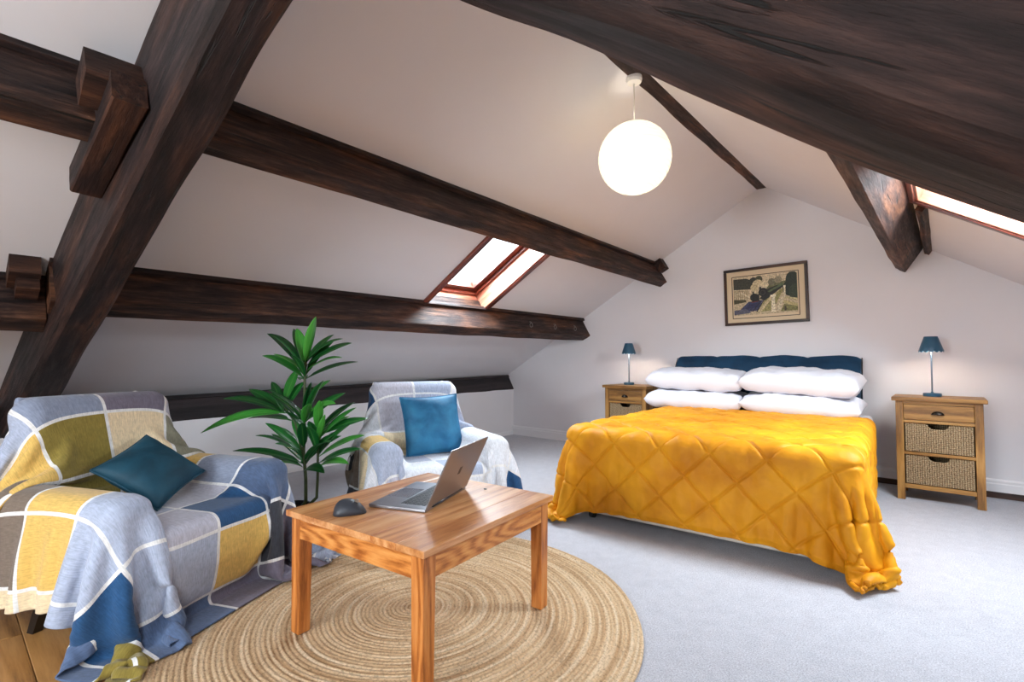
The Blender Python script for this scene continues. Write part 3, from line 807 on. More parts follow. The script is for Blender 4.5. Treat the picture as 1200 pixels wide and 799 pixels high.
def bedpt(x, y, z):
    c, s = math.cos(BA), math.sin(BA); return (BC[0]+x*c-y*s, BC[1]+x*s+y*c, z)
for (x, y, z, w, h, t, rx, ry, rz, lab, sd) in (
        (-.530, -.30, .648, .84, .46, .165, 4, 1, 2, 'white pillow lying flat under the pillow nearer the half-hidden nightstand', 1),
        (.300, -.33, .648, .84, .46, .165, 4, 1.5, -3, 'white pillow lying flat under the pillow nearer the nightstand with both baskets showing', 2),
        (-.535, -.255, .825, .84, .46, .185, 6, 1.5, 1, 'white pillow on top of the stack nearer the half-hidden nightstand', 3),
        (.295, -.295, .827, .84, .47, .195, 6, 2, -4, 'white pillow on top of the stack nearer the nightstand with both baskets showing', 4)):
    o = link('pillow', pillow_me(w, h, t, seed=sd, pinch=.015, wrinkle=.016, p=4.5, e=.36), M['cotton'], None, loc=bedpt(x, y, z), rot=(R(rx), R(ry), BA+R(rz)))
    tag(o, lab, 'pillow', 'white pillows on the bed')

# wedge bolster behind the pillows
def wedge_me():
    n, k = 60, 7
    prof = [(-.30, .0), (-.02, .0), (.0, .03), (-.02, .47), (-.05, .48), (-.10, .42), (-.28, .07)]   # y,z
    # resample profile, puff it
    P = []
    per = []
    for i in range(len(prof)):
        a = prof[i]; b = prof[(i+1) % len(prof)]
        for s_ in range(6): t = s_/6; per.append((a[0]+(b[0]-a[0])*t, a[1]+(b[1]-a[1])*t))
    cy, cz = -.11, .20
    V, Fc = [], []
    m_ = len(per)
    for i in range(n+1):
        u = i/n; x = (u-.5)*1.56
        seam = abs(math.sin(PI*u*4)); pf = .95+.06*seam**.5
        endf = 1-.04*max(0, (abs(u-.5)-.47)/.03)**2
        for (y, z) in per:
            f = pf*endf; dz = noise.noise((x*7, y*8, z*8))*.008
            V.append((x, cy+(y-cy)*f+dz, max(0, cz+(z-cz)*f+dz)))
    for i in range(n):
        for j in range(m_):
            j2 = (j+1) % m_; Fc.append((i*m_+j, i*m_+j2, (i+1)*m_+j2, (i+1)*m_+j))
    Fc.append(tuple(range(m_))); Fc.append(tuple(n*m_+j for j in range(m_-1, -1, -1)))
    bm = bmesh.new(); vs = [bm.verts.new(v) for v in V]
    for f in Fc: bm.faces.new([vs[i] for i in f])
    me = bm_me(bm); me.shade_smooth(); me.set_sharp_from_angle(angle=R(55)); return me
wg = thing('wedge_bolster', 'long navy velvet wedge bolster leaning on the wall behind the pillows', 'bolster', (-1.305, YB-.0065, .559), R(.4))
link('cover', wedge_me(), M['navy'], wg)
for s in (-1, 1):
    link('zip', tube_me([(s*.785, -.06, .46), (s*.79, -.12, .34), (s*.785, -.17, .05)], .004, 6), M['iron'], wg, smooth=True)
for u in (-.39, 0, .39):
    link('seam', tube_me([(u, -.055, .455), (u, -.16, .27), (u, -.26, .08)], .0035, 6), M['navy'], wg, smooth=True)

# ================================================================== NIGHTSTANDS
def nightstand(loc, rz, label, w=.47, d=.36, h=.735):
    t = thing('nightstand', label, 'nightstand', loc, rz, 'oak nightstands beside the bed')
    p = .045
    box('top', -w/2-.022, w/2+.022, -.022, d+.012, h-.028, h, M['oak'], t, .006, 3)
    for sx in (-1, 1):
        for y0 in (0, d-p):
            xa = sx*w/2; box('leg', min(xa, xa-sx*p), max(xa, xa-sx*p), y0, y0+p, 0, h-.028, M['oak_z'], t, .003)
        xa = sx*(w/2-.012); box('side_panel', min(xa, xa-sx*.012), max(xa, xa-sx*.012), p-.002, d-p+.002, .085, h-.028, M['oak_z'], t, .001)
    box('back_panel', -w/2+p-.002, w/2-p+.002, d-.02, d-.008, .085, h-.028, M['oak'], t, .001)
    i0, i1 = -w/2+p-.001, w/2-p+.001
    for (z0, z1) in ((.085, .115), (.325, .345), (.552, .572), (h-.05, h-.026)):
        box('rail', i0, i1, .004, d-.02, z0, z1, M['oak'], t, .002)
    dr = box('drawer', i0+.003, i1-.003, .001, .03, .575, h-.053, M['oak'], t, .003)
    # cup pull: half dome
    V, Fc = [], []
    for i in range(9):
        a = PI*i/8
        for j in range(7):
            b = PI/2*j/6
            V.append((.036*math.cos(a)*math.cos(b)**.6 if b < PI/2-.01 else 0, -.024*math.sin(b), .026*math.sin(a)*math.cos(b)**.6 if b < PI/2-.01 else 0))
    for i in range(8):
        for j in range(6): Fc.append((i*7+j, (i+1)*7+j, (i+1)*7+j+1, i*7+j+1))
    hm = me_from(V, Fc); ho = link('cup_pull', hm, M['iron'], dr, loc=(0, -.014, -.012), smooth=True)
    sm = ho.modifiers.new('thickness', 'SOLIDIFY'); sm.thickness = .003
    for (z0, z1) in ((.118, .322), (.348, .549)):
        b = bpy.data.objects.new('basket', None)
        # front with half-round grip notch
        hh = z1-z0; xs_ = np.linspace(i0+.008, i1-.008, 41); V, Fc = [], []
        for x in xs_:
            q_ = 1-(abs(x)/.062)**2
            top = hh-.008-(.034*min(1, math.sqrt(max(0, q_))*1.15) if q_ > 0 else 0)
            V += [(x, 0, .003), (x, 0, top), (x, .014, top), (x, .014, .003)]
        for i in range(40):
            for k in range(4): k2 = (k+1) % 4; Fc.append((i*4+k, i*4+k2, (i+1)*4+k2, (i+1)*4+k))
        Fc += [(0, 3, 2, 1), (160, 161, 162, 163)]
        bm = bmesh.new(); vs = [bm.verts.new(v) for v in V]
        for f in Fc: bm.faces.new([vs[i] for i in f])
        bk = link('basket', bm_me(bm), M['basket'], t, loc=(0, .012, z0))
        bpy.data.objects.remove(b)
        bm = bmesh.new(); q_ = hh-.012
        box_bm(bm, i0+.008, i0+.02, .014, d-.04, .003, q_); box_bm(bm, i1-.02, i1-.008, .014, d-.04, .003, q_)
        box_bm(bm, i0+.02, i1-.02, d-.052, d-.04, .003, q_); box_bm(bm, i0+.02, i1-.02, .014, d-.052, .003, .012)
        link('basket_body', bm_me(bm), M['basket'], bk)
        rim = [(x, -.002, hh-.008-(.034*min(1, math.sqrt(max(0, 1-(abs(x)/.062)**2))*1.15) if abs(x) < .062 else 0)) for x in np.linspace(i0+.008, i1-.008, 61)]
        link('basket_rim', tube_me([(a_, b_+.008, c_) for a_, b_, c_ in rim], .0075, 8), M['basket'], bk, smooth=True)
    return t
nightstand((-.046, 4.60, 0), R(0), 'oak nightstand with drawer and both seagrass baskets showing beside the bed')
nightstand((-2.49, 4.64, 0), R(-2), 'oak nightstand with its baskets half hidden behind the mustard quilt')

def table_lamp(loc, label, power):
    t = thing('table_lamp', label, 'lamp', loc, 0, 'small blue table lamps')
    link('base', lathe_me([(.001, 0), (.052, 0), (.054, .004), (.054, .020), (.050, .025), (.010, .026), (.007, .034)], 32, True, True), M['lamp_blue'], t, smooth=False)
    link('switch', lathe_me([(.004, .025), (.004, .028)], 12, False, True), M['lamp_steel'], t, loc=(0, -.035, 0))
    link('pole', tube_me([(0, 0, .03), (0, 0, .40)], .0055, 12), M['lamp_steel'], t, smooth=True)
    n = 96; V, Fc = [], []
    for i, z in enumerate(np.linspace(0, 1, 6)):
        for k in range(n):
            a = 2*PI*k/n
            sc = .013*abs(math.sin(a*7)) if i == 0 else 0
            r = .073+(.040-.073)*z
            V.append((r*math.cos(a), r*math.sin(a), .337-sc+.103*z+(0 if i else 0)))
    for i in range(5):
        for k in range(n): k2 = (k+1) % n; Fc.append((i*n+k, i*n+k2, (i+1)*n+k2, (i+1)*n+k))
    Fc.append(tuple(5*n+k for k in range(n)))
    sh = link('shade', me_from(V, Fc), M['lamp_blue'], t)
    md = sh.modifiers.new('thickness', 'SOLIDIFY'); md.thickness = .0015
    link('bulb', lathe_me([(.002, .400), (.016, .398), (.020, .388), (.016, .372), (.002, .366)], 16), plain('warm_bulb', (1, .9, .8), .5, emit=(1, .82, .62), estr=power), t, smooth=True)
    l = bpy.data.lights.new('lamp_bulb', 'POINT'); l.energy = 3.2; l.color = (1, .80, .62); l.shadow_soft_size = .02
    lo = bpy.data.objects.new('bulb_light', l); COL.objects.link(lo); lo.parent = t; lo.location = (0, 0, .352)
    return t
table_lamp((-.075, 4.80, .735), 'slate blue table lamp with scalloped shade on the nightstand with both baskets showing', 8)
table_lamp((-2.545, 4.84, .735), 'slate blue table lamp with scalloped shade on the half-hidden nightstand', 8)

# ================================================================== PICTURE
pic = thing('framed_picture', 'dark wood framed print of a steam train on the gable wall', 'picture', (-1.268, YB, 1.612), 0)
pic.rotation_euler = (0, R(-1.1), 0)
pw, ph, fw_ = .725, .548, .026
for (a, b, c, d, rot) in ((0, ph/2-fw_/2, pw, fw_, 0), (0, -ph/2+fw_/2, pw, fw_, 0), (-pw/2+fw_/2, 0, ph-2*fw_, fw_, 1), (pw/2-fw_/2, 0, ph-2*fw_, fw_, 1)):
    bm = bmesh.new(); box_bm(bm, -c/2, c/2, -.026, 0, -d/2, d/2, .004)
    link('frame_bar', bm_me(bm), M['frame'], pic, loc=(a, 0, b), rot=(0, PI/2 if rot else 0, 0))
box('mount', -pw/2+fw_-.002, pw/2-fw_+.002, -.012, -.004, -ph/2+fw_-.002, ph/2-fw_+.002, M['mat_board'], pic, 0)
mw_, mh_ = .575, .395
for (a, b, c, d) in ((0, mh_/2, mw_, .006), (0, -mh_/2-.01, mw_, .006), (-mw_/2, -.005, .006, mh_+.01), (mw_/2, -.005, .006, mh_+.01)):
    box('keyline', a-c/2, a+c/2, -.0145, -.011, b-d/2, b+d/2, M['frame'], pic, 0)
def print_me(w, h):
    polys = []
    g = lambda r, g_, b: srgb(r, g_, b)
    Q = lambda c, *p: polys.append((c, p))
    cir = lambda c, x, y, rx, ry=None, n=16: Q(c, *[(x+rx*math.cos(2*PI*k/n), y+(ry or rx*1.5)*math.sin(2*PI*k/n)) for k in range(n)])
    Q(g(200, 184, 150), (0, 0), (1, 0), (1, 1), (0, 1))                       # paper
    Q(g(214, 198, 164), (0, .55), (1, .55), (1, 1), (0, 1))                   # sky
    Q(g(60, 60, 46), (0, .68), (.28, .66), (.34, .86), (.22, .95), (0, .96))  # left trees
    cir(g(52, 54, 42), .33, .86, .07); cir(g(74, 76, 54), .42, .9, .06)
    cir(g(212, 198, 158), .40, .76, .09); cir(g(224, 212, 176), .48, .70, .08); cir(g(206, 192, 150), .34, .70, .06)
    Q(g(110, 112, 76), (.52, .62), (.60, .78), (.84, .80), (.86, .70), (.60, .50))   # far bank
    cir(g(120, 118, 96), .62, .80, .06); cir(g(150, 142, 116), .72, .84, .06)
    cir(g(40, 50, 36), .93, .80, .10, .22); cir(g(34, 46, 32), .90, .60, .12, .2); cir(g(48, 62, 42), .97, .50, .10, .2)
    Q(g(176, 160, 124), (0, .30), (.22, .36), (.24, .64), (0, .66))
    for k in range(6): x = .02+k*.035; Q(g(226, 214, 184), (x, .40), (x+.008, .40), (x+.008, .62), (x, .62))
    Q(g(226, 214, 184), (.12, .58), (.26, .44), (.27, .46), (.13, .60))
    Q(g(74, 70, 40), (0, .30), (.20, .34), (.20, .40), (.0, .42))
    Q(g(58, 62, 96), (.05, .06), (.38, .10), (.48, .36), (.24, .34), (.14, .20))   # ballast shadow
    Q(g(40, 44, 84), (.18, .16), (.40, .18), (.44, .30), (.26, .30))
    Q(g(90, 92, 110), (.0, .02), (.28, .05), (.20, .16), (0, .14))
    Q(g(150, 146, 92), (.38, .05), (.62, .08), (.80, .60), (.66, .62), (.48, .30))   # green verge
    Q(g(206, 192, 150), (.36, .05), (.44, .06), (.78, .66), (.74, .68))
    Q(g(36, 38, 34), (.42, .40), (.50, .34), (.80, .66), (.78, .74), (.56, .64))      # train carriages
    Q(g(86, 104, 70), (.54, .56), (.58, .54), (.80, .70), (.78, .75))
    cir(g(22, 22, 22), .48, .56, .075); cir(g(60, 58, 54), .475, .55, .045); cir(g(26, 26, 26), .475, .55, .03)
    cir(g(24, 24, 24), .34, .44, .07); cir(g(72, 68, 60), .335, .43, .042); cir(g(22, 22, 22), .335, .43, .028)
    Q(g(20, 20, 20), (.30, .32), (.42, .34), (.42, .52), (.30, .50)); Q(g(120, 40, 30), (.29, .31), (.40, .33), (.40, .35), (.29, .33))
    Q(g(28, 28, 28), (.42, .58), (.45, .58), (.455, .70), (.42, .70)); Q(g(28, 28, 28), (.31, .50), (.335, .50), (.335, .60), (.31, .60))
    Q(g(30, 28, 26), (.36, .06), (.38, .06), (.50, .36), (.485, .36)); Q(g(30, 28, 26), (.30, .08), (.315, .08), (.44, .34), (.43, .34))
    Q(g(232, 224, 196), (.60, .04), (.665, .04), (.66, .44), (.61, .44)); Q(g(240, 232, 206), (.595, .42), (.675, .42), (.68, .47), (.59, .47))
    Q(g(224, 214, 184), (.80, .36), (.825, .36), (.825, .66), (.80, .66)); Q(g(238, 230, 204), (.795, .64), (.83, .64), (.83, .68), (.795, .68))
    Q(g(214, 204, 172), (.68, .06), (.74, .08), (.80, .40), (.76, .42))
    Q(g(196, 184, 130), (.78, .24), (1, .14), (1, .20), (.80, .32)); Q(g(206, 194, 146), (.80, .36), (1, .30), (1, .34), (.82, .40))
    Q(g(126, 124, 72), (.74, .04), (1, .04), (1, .14), (.80, .22)); Q(g(60, 54, 40), (.80, .05), (.83, .05), (.83, .16), (.80, .16))
    V, Fc, Cc = [], [], []
    for i, (c, p) in enumerate(polys):
        b0 = len(V)
        for (x, y) in p: V.append((min(1, max(0, x))*w-w/2, -.00005*i, min(1, max(0, y))*h-h/2))
        Fc.append(tuple(range(b0, b0+len(p)))); Cc.append((c, len(p)))
    me = me_from(V, Fc); at = me.color_attributes.new('Col', 'FLOAT_COLOR', 'CORNER')
    at.data.foreach_set('color', np.array([v for c, n in Cc for _ in range(n) for v in c4(c)], np.float32))
    return me
link('print', print_me(.55, .37), M['print'], pic, loc=(0, -.0135, .005))

# ================================================================== PENDANT
pen = thing('pendant_lamp', 'glowing white paper globe pendant hanging from the ridge beam', 'pendant light', (-1.315, 2.585, 2.625))
link('ceiling_rose', lathe_me([(.001, 0), (.045, 0), (.046, -.02), (.040, -.034), (.008, -.040), (.001, -.040)], 32), M['white_plastic'], pen, smooth=False)
link('cord', tube_me([(0, 0, -.035), (0, 0, -.28)], .0035, 8), M['cord'], pen, smooth=True)
prof = []; Rg = .203; nr = 20
for i in range(nr*4+1):
    t = PI*(.09+.82*i/(nr*4)); rr = Rg*math.sin(t)+.0045*abs(math.sin(PI*i/4))-.003
    prof.append((rr, -.475-Rg*1.0*math.cos(PI-t)))
prof = [(r, z) for r, z in prof]
mt, nt, b = new_mat('lit_rice_paper')
b.inputs['Base Color'].default_value = (.85, .82, .74, 1); b.inputs['Roughness'].default_value = .9
b.inputs['Emission Color'].default_value = (1.0, .88, .66, 1); b.inputs['Emission Strength'].default_value = .06
tl = nt.nodes.new('ShaderNodeBsdfTranslucent'); tl.inputs[0].default_value = (.92, .86, .74, 1)
ms = nt.nodes.new('ShaderNodeMixShader'); ms.inputs[0].default_value = .5
nt.links.new(b.outputs[0], ms.inputs[1]); nt.links.new(tl.outputs[0], ms.inputs[2]); nt.links.new(ms.outputs[0], nt.nodes['Material Output'].inputs[0])
lp = bpy.data.lights.new('pendant_bulb', 'POINT'); lp.energy = 2.2; lp.color = (1, .90, .74); lp.shadow_soft_size = .035
lpo = bpy.data.objects.new('bulb_light', lp); COL.objects.link(lpo); lpo.parent = pen; lpo.location = (0, 0, -.475)
shd = link('paper_shade', lathe_me(prof, 64), mt, pen, smooth=True)
for i in range(1, nr):
    t = PI*(.09+.82*i/nr); rr = Rg*math.sin(t)-.0015; z = -.475+Rg*math.cos(t)
    link('wire_rib', tube_me([(rr*math.cos(2*PI*k/48), rr*math.sin(2*PI*k/48), z) for k in range(49)], .0010, 5, False), M['cord'], shd)
# ================================================================== RUG
def rug_me(rad, ring=.0165):
    nr_ = int(rad/ring); K = 6; NA = 420
    r = np.linspace(.004, nr_*ring, nr_*K+1); a = np.linspace(0, 2*PI, NA, endpoint=False)
    Rr, Aa = np.meshgrid(r, a, indexing='ij')
    ph = (Rr/ring) % 1.0
    k = np.floor(Rr/ring-1e-6)
    twist = np.abs(np.sin((Aa*Rr/.020)+PI*(k % 2)+ph*2.2))
    z = .003+.0070*np.sqrt(np.clip(np.sin(PI*ph), 0, 1))*(.72+.28*twist)
    wob = 1+.006*np.sin(Aa*3+1)+.004*np.sin(Aa*7)
    X = np.stack([Rr*wob*np.cos(Aa), Rr*wob*np.sin(Aa), z], -1)
    n, m_ = X.shape[:2]; idx = np.arange(n*m_).reshape(n, m_); nx_ = np.roll(idx, -1, 1)
    f = np.stack([idx[:-1], idx[1:], nx_[1:], nx_[:-1]], -1).reshape(-1, 4)
    me = bpy.data.meshes.new('rug'); me.from_pydata(X.reshape(-1, 3).tolist(), [], f.tolist()); me.update(); me.shade_smooth(); return me
rug = link('jute_rug', rug_me(.90), M['jute'], None, loc=(-1.635, 1.285, 0))
tag(rug, 'large round braided jute rug under the coffee table', 'rug')

# ================================================================== COFFEE TABLE
TC, TA, tw, td, th_ = (-1.525, 1.258), .107, .70, .735, .450
tab = thing('coffee_table', 'square orange pine coffee table holding the laptop', 'table', (TC[0], TC[1], .011), TA)
th_ -= .011
nb = 6
for i in range(nb):
    x0 = -tw/2+i*tw/nb; x1 = x0+tw/nb
    bm = bmesh.new(); c = ((x0+x1)/2, 0, th_-.011); L = td
    box_bm(bm, -L/2, L/2, -(x1-x0)/2, (x1-x0)/2, -.011, .011, .0012 if 0 < i < nb-1 else .003, 2)
    link('board', bm_me(bm), M['pine'], tab, loc=c, rot=(0, 0, PI/2))
lg = .052
for sx in (-1, 1):
    for sy in (-1, 1):
        cx, cy = sx*(tw/2-.015-lg/2), sy*(td/2-.015-lg/2)
        bm = bmesh.new(); vs = box_bm(bm, -lg/2, lg/2, -lg/2, lg/2, -(th_-.022)/2, (th_-.022)/2, .003)
        for v in bm.verts:
            if v.co.z < 0: v.co.x *= .9; v.co.y *= .9
        link('leg', bm_me(bm), M['pine_z'], tab, loc=(cx, cy, (th_-.022)/2))
ri = tw/2-.015-lg
for s in (-1, 1):
    box('rail', -ri-.002, ri+.002, s*(td/2-.026)-.010, s*(td/2-.026)+.010, th_-.022-.075, th_-.021, M['pine_rail'], tab, .002)
    o = box('rail', -(td/2-.015-lg)-.002, (td/2-.015-lg)+.002, -.010, .010, th_-.022-.075, th_-.021, M['pine_rail'], tab, .002)
    o.location = (s*(tw/2-.026), 0, o.location.z); o.rotation_euler = (0, 0, PI/2)
th_ += .011

# laptop: local x along the hinge, +y away from the user (lid leans to +y)
HA = 1.966
lap = thing('laptop', 'open grey laptop standing on the pine coffee table', 'laptop', (-1.484, 1.327, th_), HA+PI)
# hinge line is y=0; base extends to -y
LW, LD = .36, .235
base = box('base', -LW/2, LW/2, -LD, 0, .001, .014, M['alu'], lap, .004, 3)
box('keyboard_well', -LW/2+.035, LW/2-.035, -.125, -.018, .0135, .0143, M['alu'], base, 0)
bpy.data.objects['keyboard_well'].location -= base.location
bm = bmesh.new()
for r_ in range(6):
    for c_ in range(14):
        kx = -LW/2+.040+c_*.0203; ky = -.122+r_*.0172
        if r_ == 0 and 4 <= c_ <= 8:
            if c_ == 4: box_bm(bm, kx, kx+.0203*5-.003, ky, ky+.0145, .0143, .0158)
            continue
        box_bm(bm, kx, kx+.0172, ky, ky+.0145, .0143, .0158)
kb = link('keys', bm_me(bm), M['keys'], base, loc=-base.location); kb['kind'] = 'stuff'
tp = box('trackpad', -.065, .065, -.222, -.135, .0138, .0144, plain('trackpad_glass', srgb(140, 142, 150), .2, metal=.5), base, 0); tp.location -= base.location
for i, px in enumerate((-.10, -.075, .09)):
    pt = box('port', -LW/2-.0004, -LW/2+.003, px-.006, px+.006, .005, .009, M['rubber'], base, 0); pt.location -= base.location
lidr = box('lid', -LW/2, LW/2, -.003, .003, 0, LD, M['alu'], lap, .0028, 2, centre=False)
lidr.location = (0, .002, .014); lidr.rotation_euler = (-(PI/2-1.133), 0, 0)
box('screen', -LW/2+.006, LW/2-.006, -.0036, -.0031, .012, LD-.006, M['screen'], lidr, 0)
box('emblem', -.012, .012, .0030, .0034, LD*.5-.016, LD*.5+.016, M['mouse2'], lidr, 0)
link('hinge', tube_me([(-LW*.36, .003, .013), (LW*.36, .003, .013)], .005, 10), M['mouse2'], lap, smooth=True)

# mouse
mo = thing('computer_mouse', 'dark graphite wireless mouse beside the laptop', 'mouse', (-1.617, .985, th_), R(62))
V, Fc = [], []
nu, nv = 28, 16
for i in range(nu+1):
    u = i/nu; x = -.058+.116*u
    hw = .036*(1-abs(2*u-1)**3.2)**.42*(1-.12*(u-.4)); hz = (.008+.040*math.sin(PI*min(1, .16+u*.86))**.8)*(1-abs(2*u-1)**6)**.5
    for j in range(nv+1):
        a = PI*j/nv; y = hw*math.cos(a); 
        V.append((x, y*(1.12 if y > 0 else 1), .001+hz*(math.sin(a)**.62)*(1+.22*math.cos(a))))
for i in range(nu):
    for j in range(nv): Fc.append((i*(nv+1)+j, i*(nv+1)+j+1, (i+1)*(nv+1)+j+1, (i+1)*(nv+1)+j))
    Fc.append((i*(nv+1)+nv, i*(nv+1), (i+1)*(nv+1), (i+1)*(nv+1)+nv))
bm = bmesh.new(); vs = [bm.verts.new(v) for v in V]
for f in Fc:
    try: bm.faces.new([vs[i] for i in f])
    except ValueError: pass
bmesh.ops.remove_doubles(bm, verts=bm.verts, dist=1e-5)
mb = link('shell', bm_me(bm), M['mouse'], mo, smooth=True)
link('scroll_wheel', tube_me([(.022, -.0045, .041), (.022, .0045, .041)], .008, 14), M['hook'], mo)
link('thumb_wheel', tube_me([(.0, .030, .026), (.010, .031, .026)], .006, 12), M['alu'], mo)

# ================================================================== ARMCHAIRS
CH = dict(w=.80, d=.80, seat=.37, arm=.515, back=.835)
def rotm(ay): c, s = math.cos(ay), math.sin(ay); return np.array([[c, 0, s], [0, 1, 0], [-s, 0, c]])
back_ang = R(-15)
CB = [  # centre, half, round, rotation
    (np.array([.06, 0, .26]), np.array([.33, .30, .105]), .04, I3),             # seat
    (np.array([.04, .335, .325]), np.array([.33, .075, .185]), .055, I3),       # arms
    (np.array([.04, -.335, .325]), np.array([.33, .075, .185]), .055, I3),
    (np.array([-.275, 0, .545]), np.array([.065, .30, .29]), .06, rotm(back_ang)),   # back
]
def armchair(loc, rz, label):
    t = thing('armchair', label, 'armchair', (loc[0], loc[1], 0), rz, None)
    fab = M['chair_fabric']
    box('seat', -.27, .39, -.262, .262, .155, .362, fab, t, .04, 3, smooth=True)
    for s in (-1, 1):
        box('arm', -.29, .37, s*.335-.073, s*.335+.073, .14, .508, fab, t, .05, 4, smooth=True)
    o = box('backrest', -.062, .062, -.298, .298, -.285, .285, fab, t, .05, 4, smooth=True, centre=False)
    o.location = (-.275, 0, .545); o.rotation_euler = (0, back_ang, 0)
    for sx, sy in ((.32, 1), (.32, -1), (-.04, 1), (-.04, -1)):
        r_ = -.01 if sx > 0 else -.055
        bm = bmesh.new(); vs = box_bm(bm, -.022, .022, -.022, .022, 0, .17)
        for v in bm.verts:
            if v.co.z < .01: v.co.x = v.co.x*.72+r_; v.co.y = v.co.y*.72+sy*.012
        fx, fy = sx+r_, sy*.347
        wx, wy = loc[0]+fx*math.cos(rz)-fy*math.sin(rz), loc[1]+fx*math.sin(rz)+fy*math.cos(rz)
        if math.hypot(wx+1.635, wy-1.285) < .91:
            for v in bm.verts:
                if v.co.z < .01: v.co.z = .0095
        link('leg', bm_me(bm), M['black_wood'], t, loc=(sx, sy*.335, .0))
    return t
M['chair_fabric'] = plain('dark_chair_fabric', srgb(48, 52, 66), .9, noise_amt=.15, nscale=60)
cA, aA = (-2.598, .623), R(24)
cB_, aB = (-2.552, 2.112), R(-22)
armchair(cA, aA, 'armchair under the blue and mustard check throw, beside the truss beam')
armchair(cB_, aB, 'armchair under the pale check throw with the square blue cushion')

def throw_init(nu, nv, sp, u0, v0, back_hang):
    """starting shape: wrapped roughly over the chair. u lateral (y), v from behind the back to the front"""
    def path(pts):
        pts = np.array(pts, float); s = np.r_[0, np.cumsum(np.linalg.norm(np.diff(pts, axis=0), axis=1))]
        return pts, s
    tp_, ts = path([(-.455, .83-back_hang), (-.435, .84), (-.30, .865), (-.17, .39), (.43, .39), (.45, .03), (1.4, .02)])
    X0 = np.zeros((nu, nv, 3))
    lat = [(-.30, 0), (0, 0), (.30, 0)]
    for j in range(nv):
        t = v0+j*sp; k = np.interp(t, ts, tp_[:, 0]), np.interp(t, ts, tp_[:, 1])
        onback = t < ts[3]-.12; front = t > ts[4]
        for i in range(nu):
            u = u0+i*sp; s = 1 if u >= 0 else -1; a = abs(u)
            x, z = k
            if onback:
                half = .31
                if a <= half: y = a
                else:
                    y = half+.03+.12*min(1, (a-half)); z = max(.03, z-(a-half)*.95); x = x+.03*(a-half)
            else:
                inn, top = .265, .55
                rise = max(0, min(z+10, top)-z) if not front else .16
                if a <= inn: y = a
                elif a <= inn+rise: y = inn; z = z+(a-inn)
                elif a <= inn+rise+.17: y = inn+(a-inn-rise); z = z+rise
                elif front:
                    e = a-inn-rise-.17; f = t-ts[4]; rho = math.hypot(e, f); ph_ = math.atan2(f, e)
                    x = .41+math.sin(ph_)*(.03+.2*rho); y = .44+math.cos(ph_)*(.03+.2*rho); z = .54-rho*.96
                    if z < .03: x += math.sin(ph_)*(.03-z)*.8; y += math.cos(ph_)*(.03-z)*.8; z = .03
                else:
                    e = a-inn-rise-.17; y = .455+.10*e; z = z+rise-e
                    if z < .03: y += (.03-z)*.7; z = .03
            X0[i, j] = (x, s*y, max(z, .02))
    return X0
PAL = {k: srgb(*v) for k, v in dict(
    E=(140, 138, 120), L=(172, 182, 204), G=(142, 152, 174), V=(118, 112, 128), C=(232, 212, 176), Y=(222, 184, 104), O=(142, 126, 62),
    S=(88, 106, 138), N=(44, 82, 124), T=(124, 110, 98), K=(66, 68, 76), W=(224, 228, 236), P=(190, 190, 204), B=(92, 136, 186)).items()}
def check_colors(me, uv, cells, cw, chh, off, line=.0065, white=(.80, .80, .80)):
    n, m_ = uv.shape[:2]
    cu = (uv[:-1, :-1]+uv[1:, 1:])/2
    a = (cu[..., 0]-off[0])/cw; b = (cu[..., 1]-off[1])/chh
    ia = np.floor(a).astype(int); ib = np.floor(b).astype(int)
    fa = (a-ia)*cw; fb = (b-ib)*chh
    ln = (fa < line) | (fa > cw-line) | (fb < line) | (fb > chh-line)
    col = np.zeros(cu.shape[:2]+(4,), np.float32); col[..., 3] = 1
    H, Wd = len(cells), len(cells[0])
    for i in range(Wd):
        for j in range(H):
            mk = (np.clip(ia, 0, Wd-1) == i) & (np.clip(ib, 0, H-1) == j); col[mk, :3] = PAL[cells[j][i]]
    col[ln, :3] = white
    at = me.color_attributes.new('Col', 'FLOAT_COLOR', 'CORNER')
    at.data.foreach_set('color', np.repeat(col.reshape(-1, 4), 4, axis=0).ravel())
def throw(nm, loc, rz, nu, nv, u0, v0, hang, cells, cw, chh, off, label, seed, steps=150):
    sp = .026
    X0 = throw_init(nu, nv, sp, u0, v0, hang)
    rg = np.random.default_rng(seed)
    X0[..., 0] += rg.normal(0, .001, X0.shape[:2])
    uu = np.abs(u0+np.arange(nu)*sp)[:, None]+0*X0[..., 0]; vv = (np.arange(nv)*sp)[None, :]+0*X0[..., 0]
    pin = (uu < .27) & (vv < hang+.02)
    P = drape(X0, sp, CB, floor=.016, steps=steps, iters=12, thick=.010, bend=.22, fric=.6, damp=.92, pin=pin)
    K = 4
    Pu = upsample(P, K)
    U = (u0+np.arange(Pu.shape[0])*sp/K)[:, None]+0*Pu[..., 0]; Vv = (np.arange(Pu.shape[1])*sp/K)[None, :]+0*Pu[..., 0]
    uv = np.stack([U, Vv], -1)
    me = grid_me(Pu, uv); check_colors(me, uv, cells, cw, chh, off)
    o = link(nm, me, M['throw'], None, loc=(loc[0], loc[1], 0), rot=(0, 0, rz), smooth=True)
    md = o.modifiers.new('thickness', 'SOLIDIFY'); md.thickness = .005; md.offset = 0
    tag(o, label, 'throw blanket')
    return o
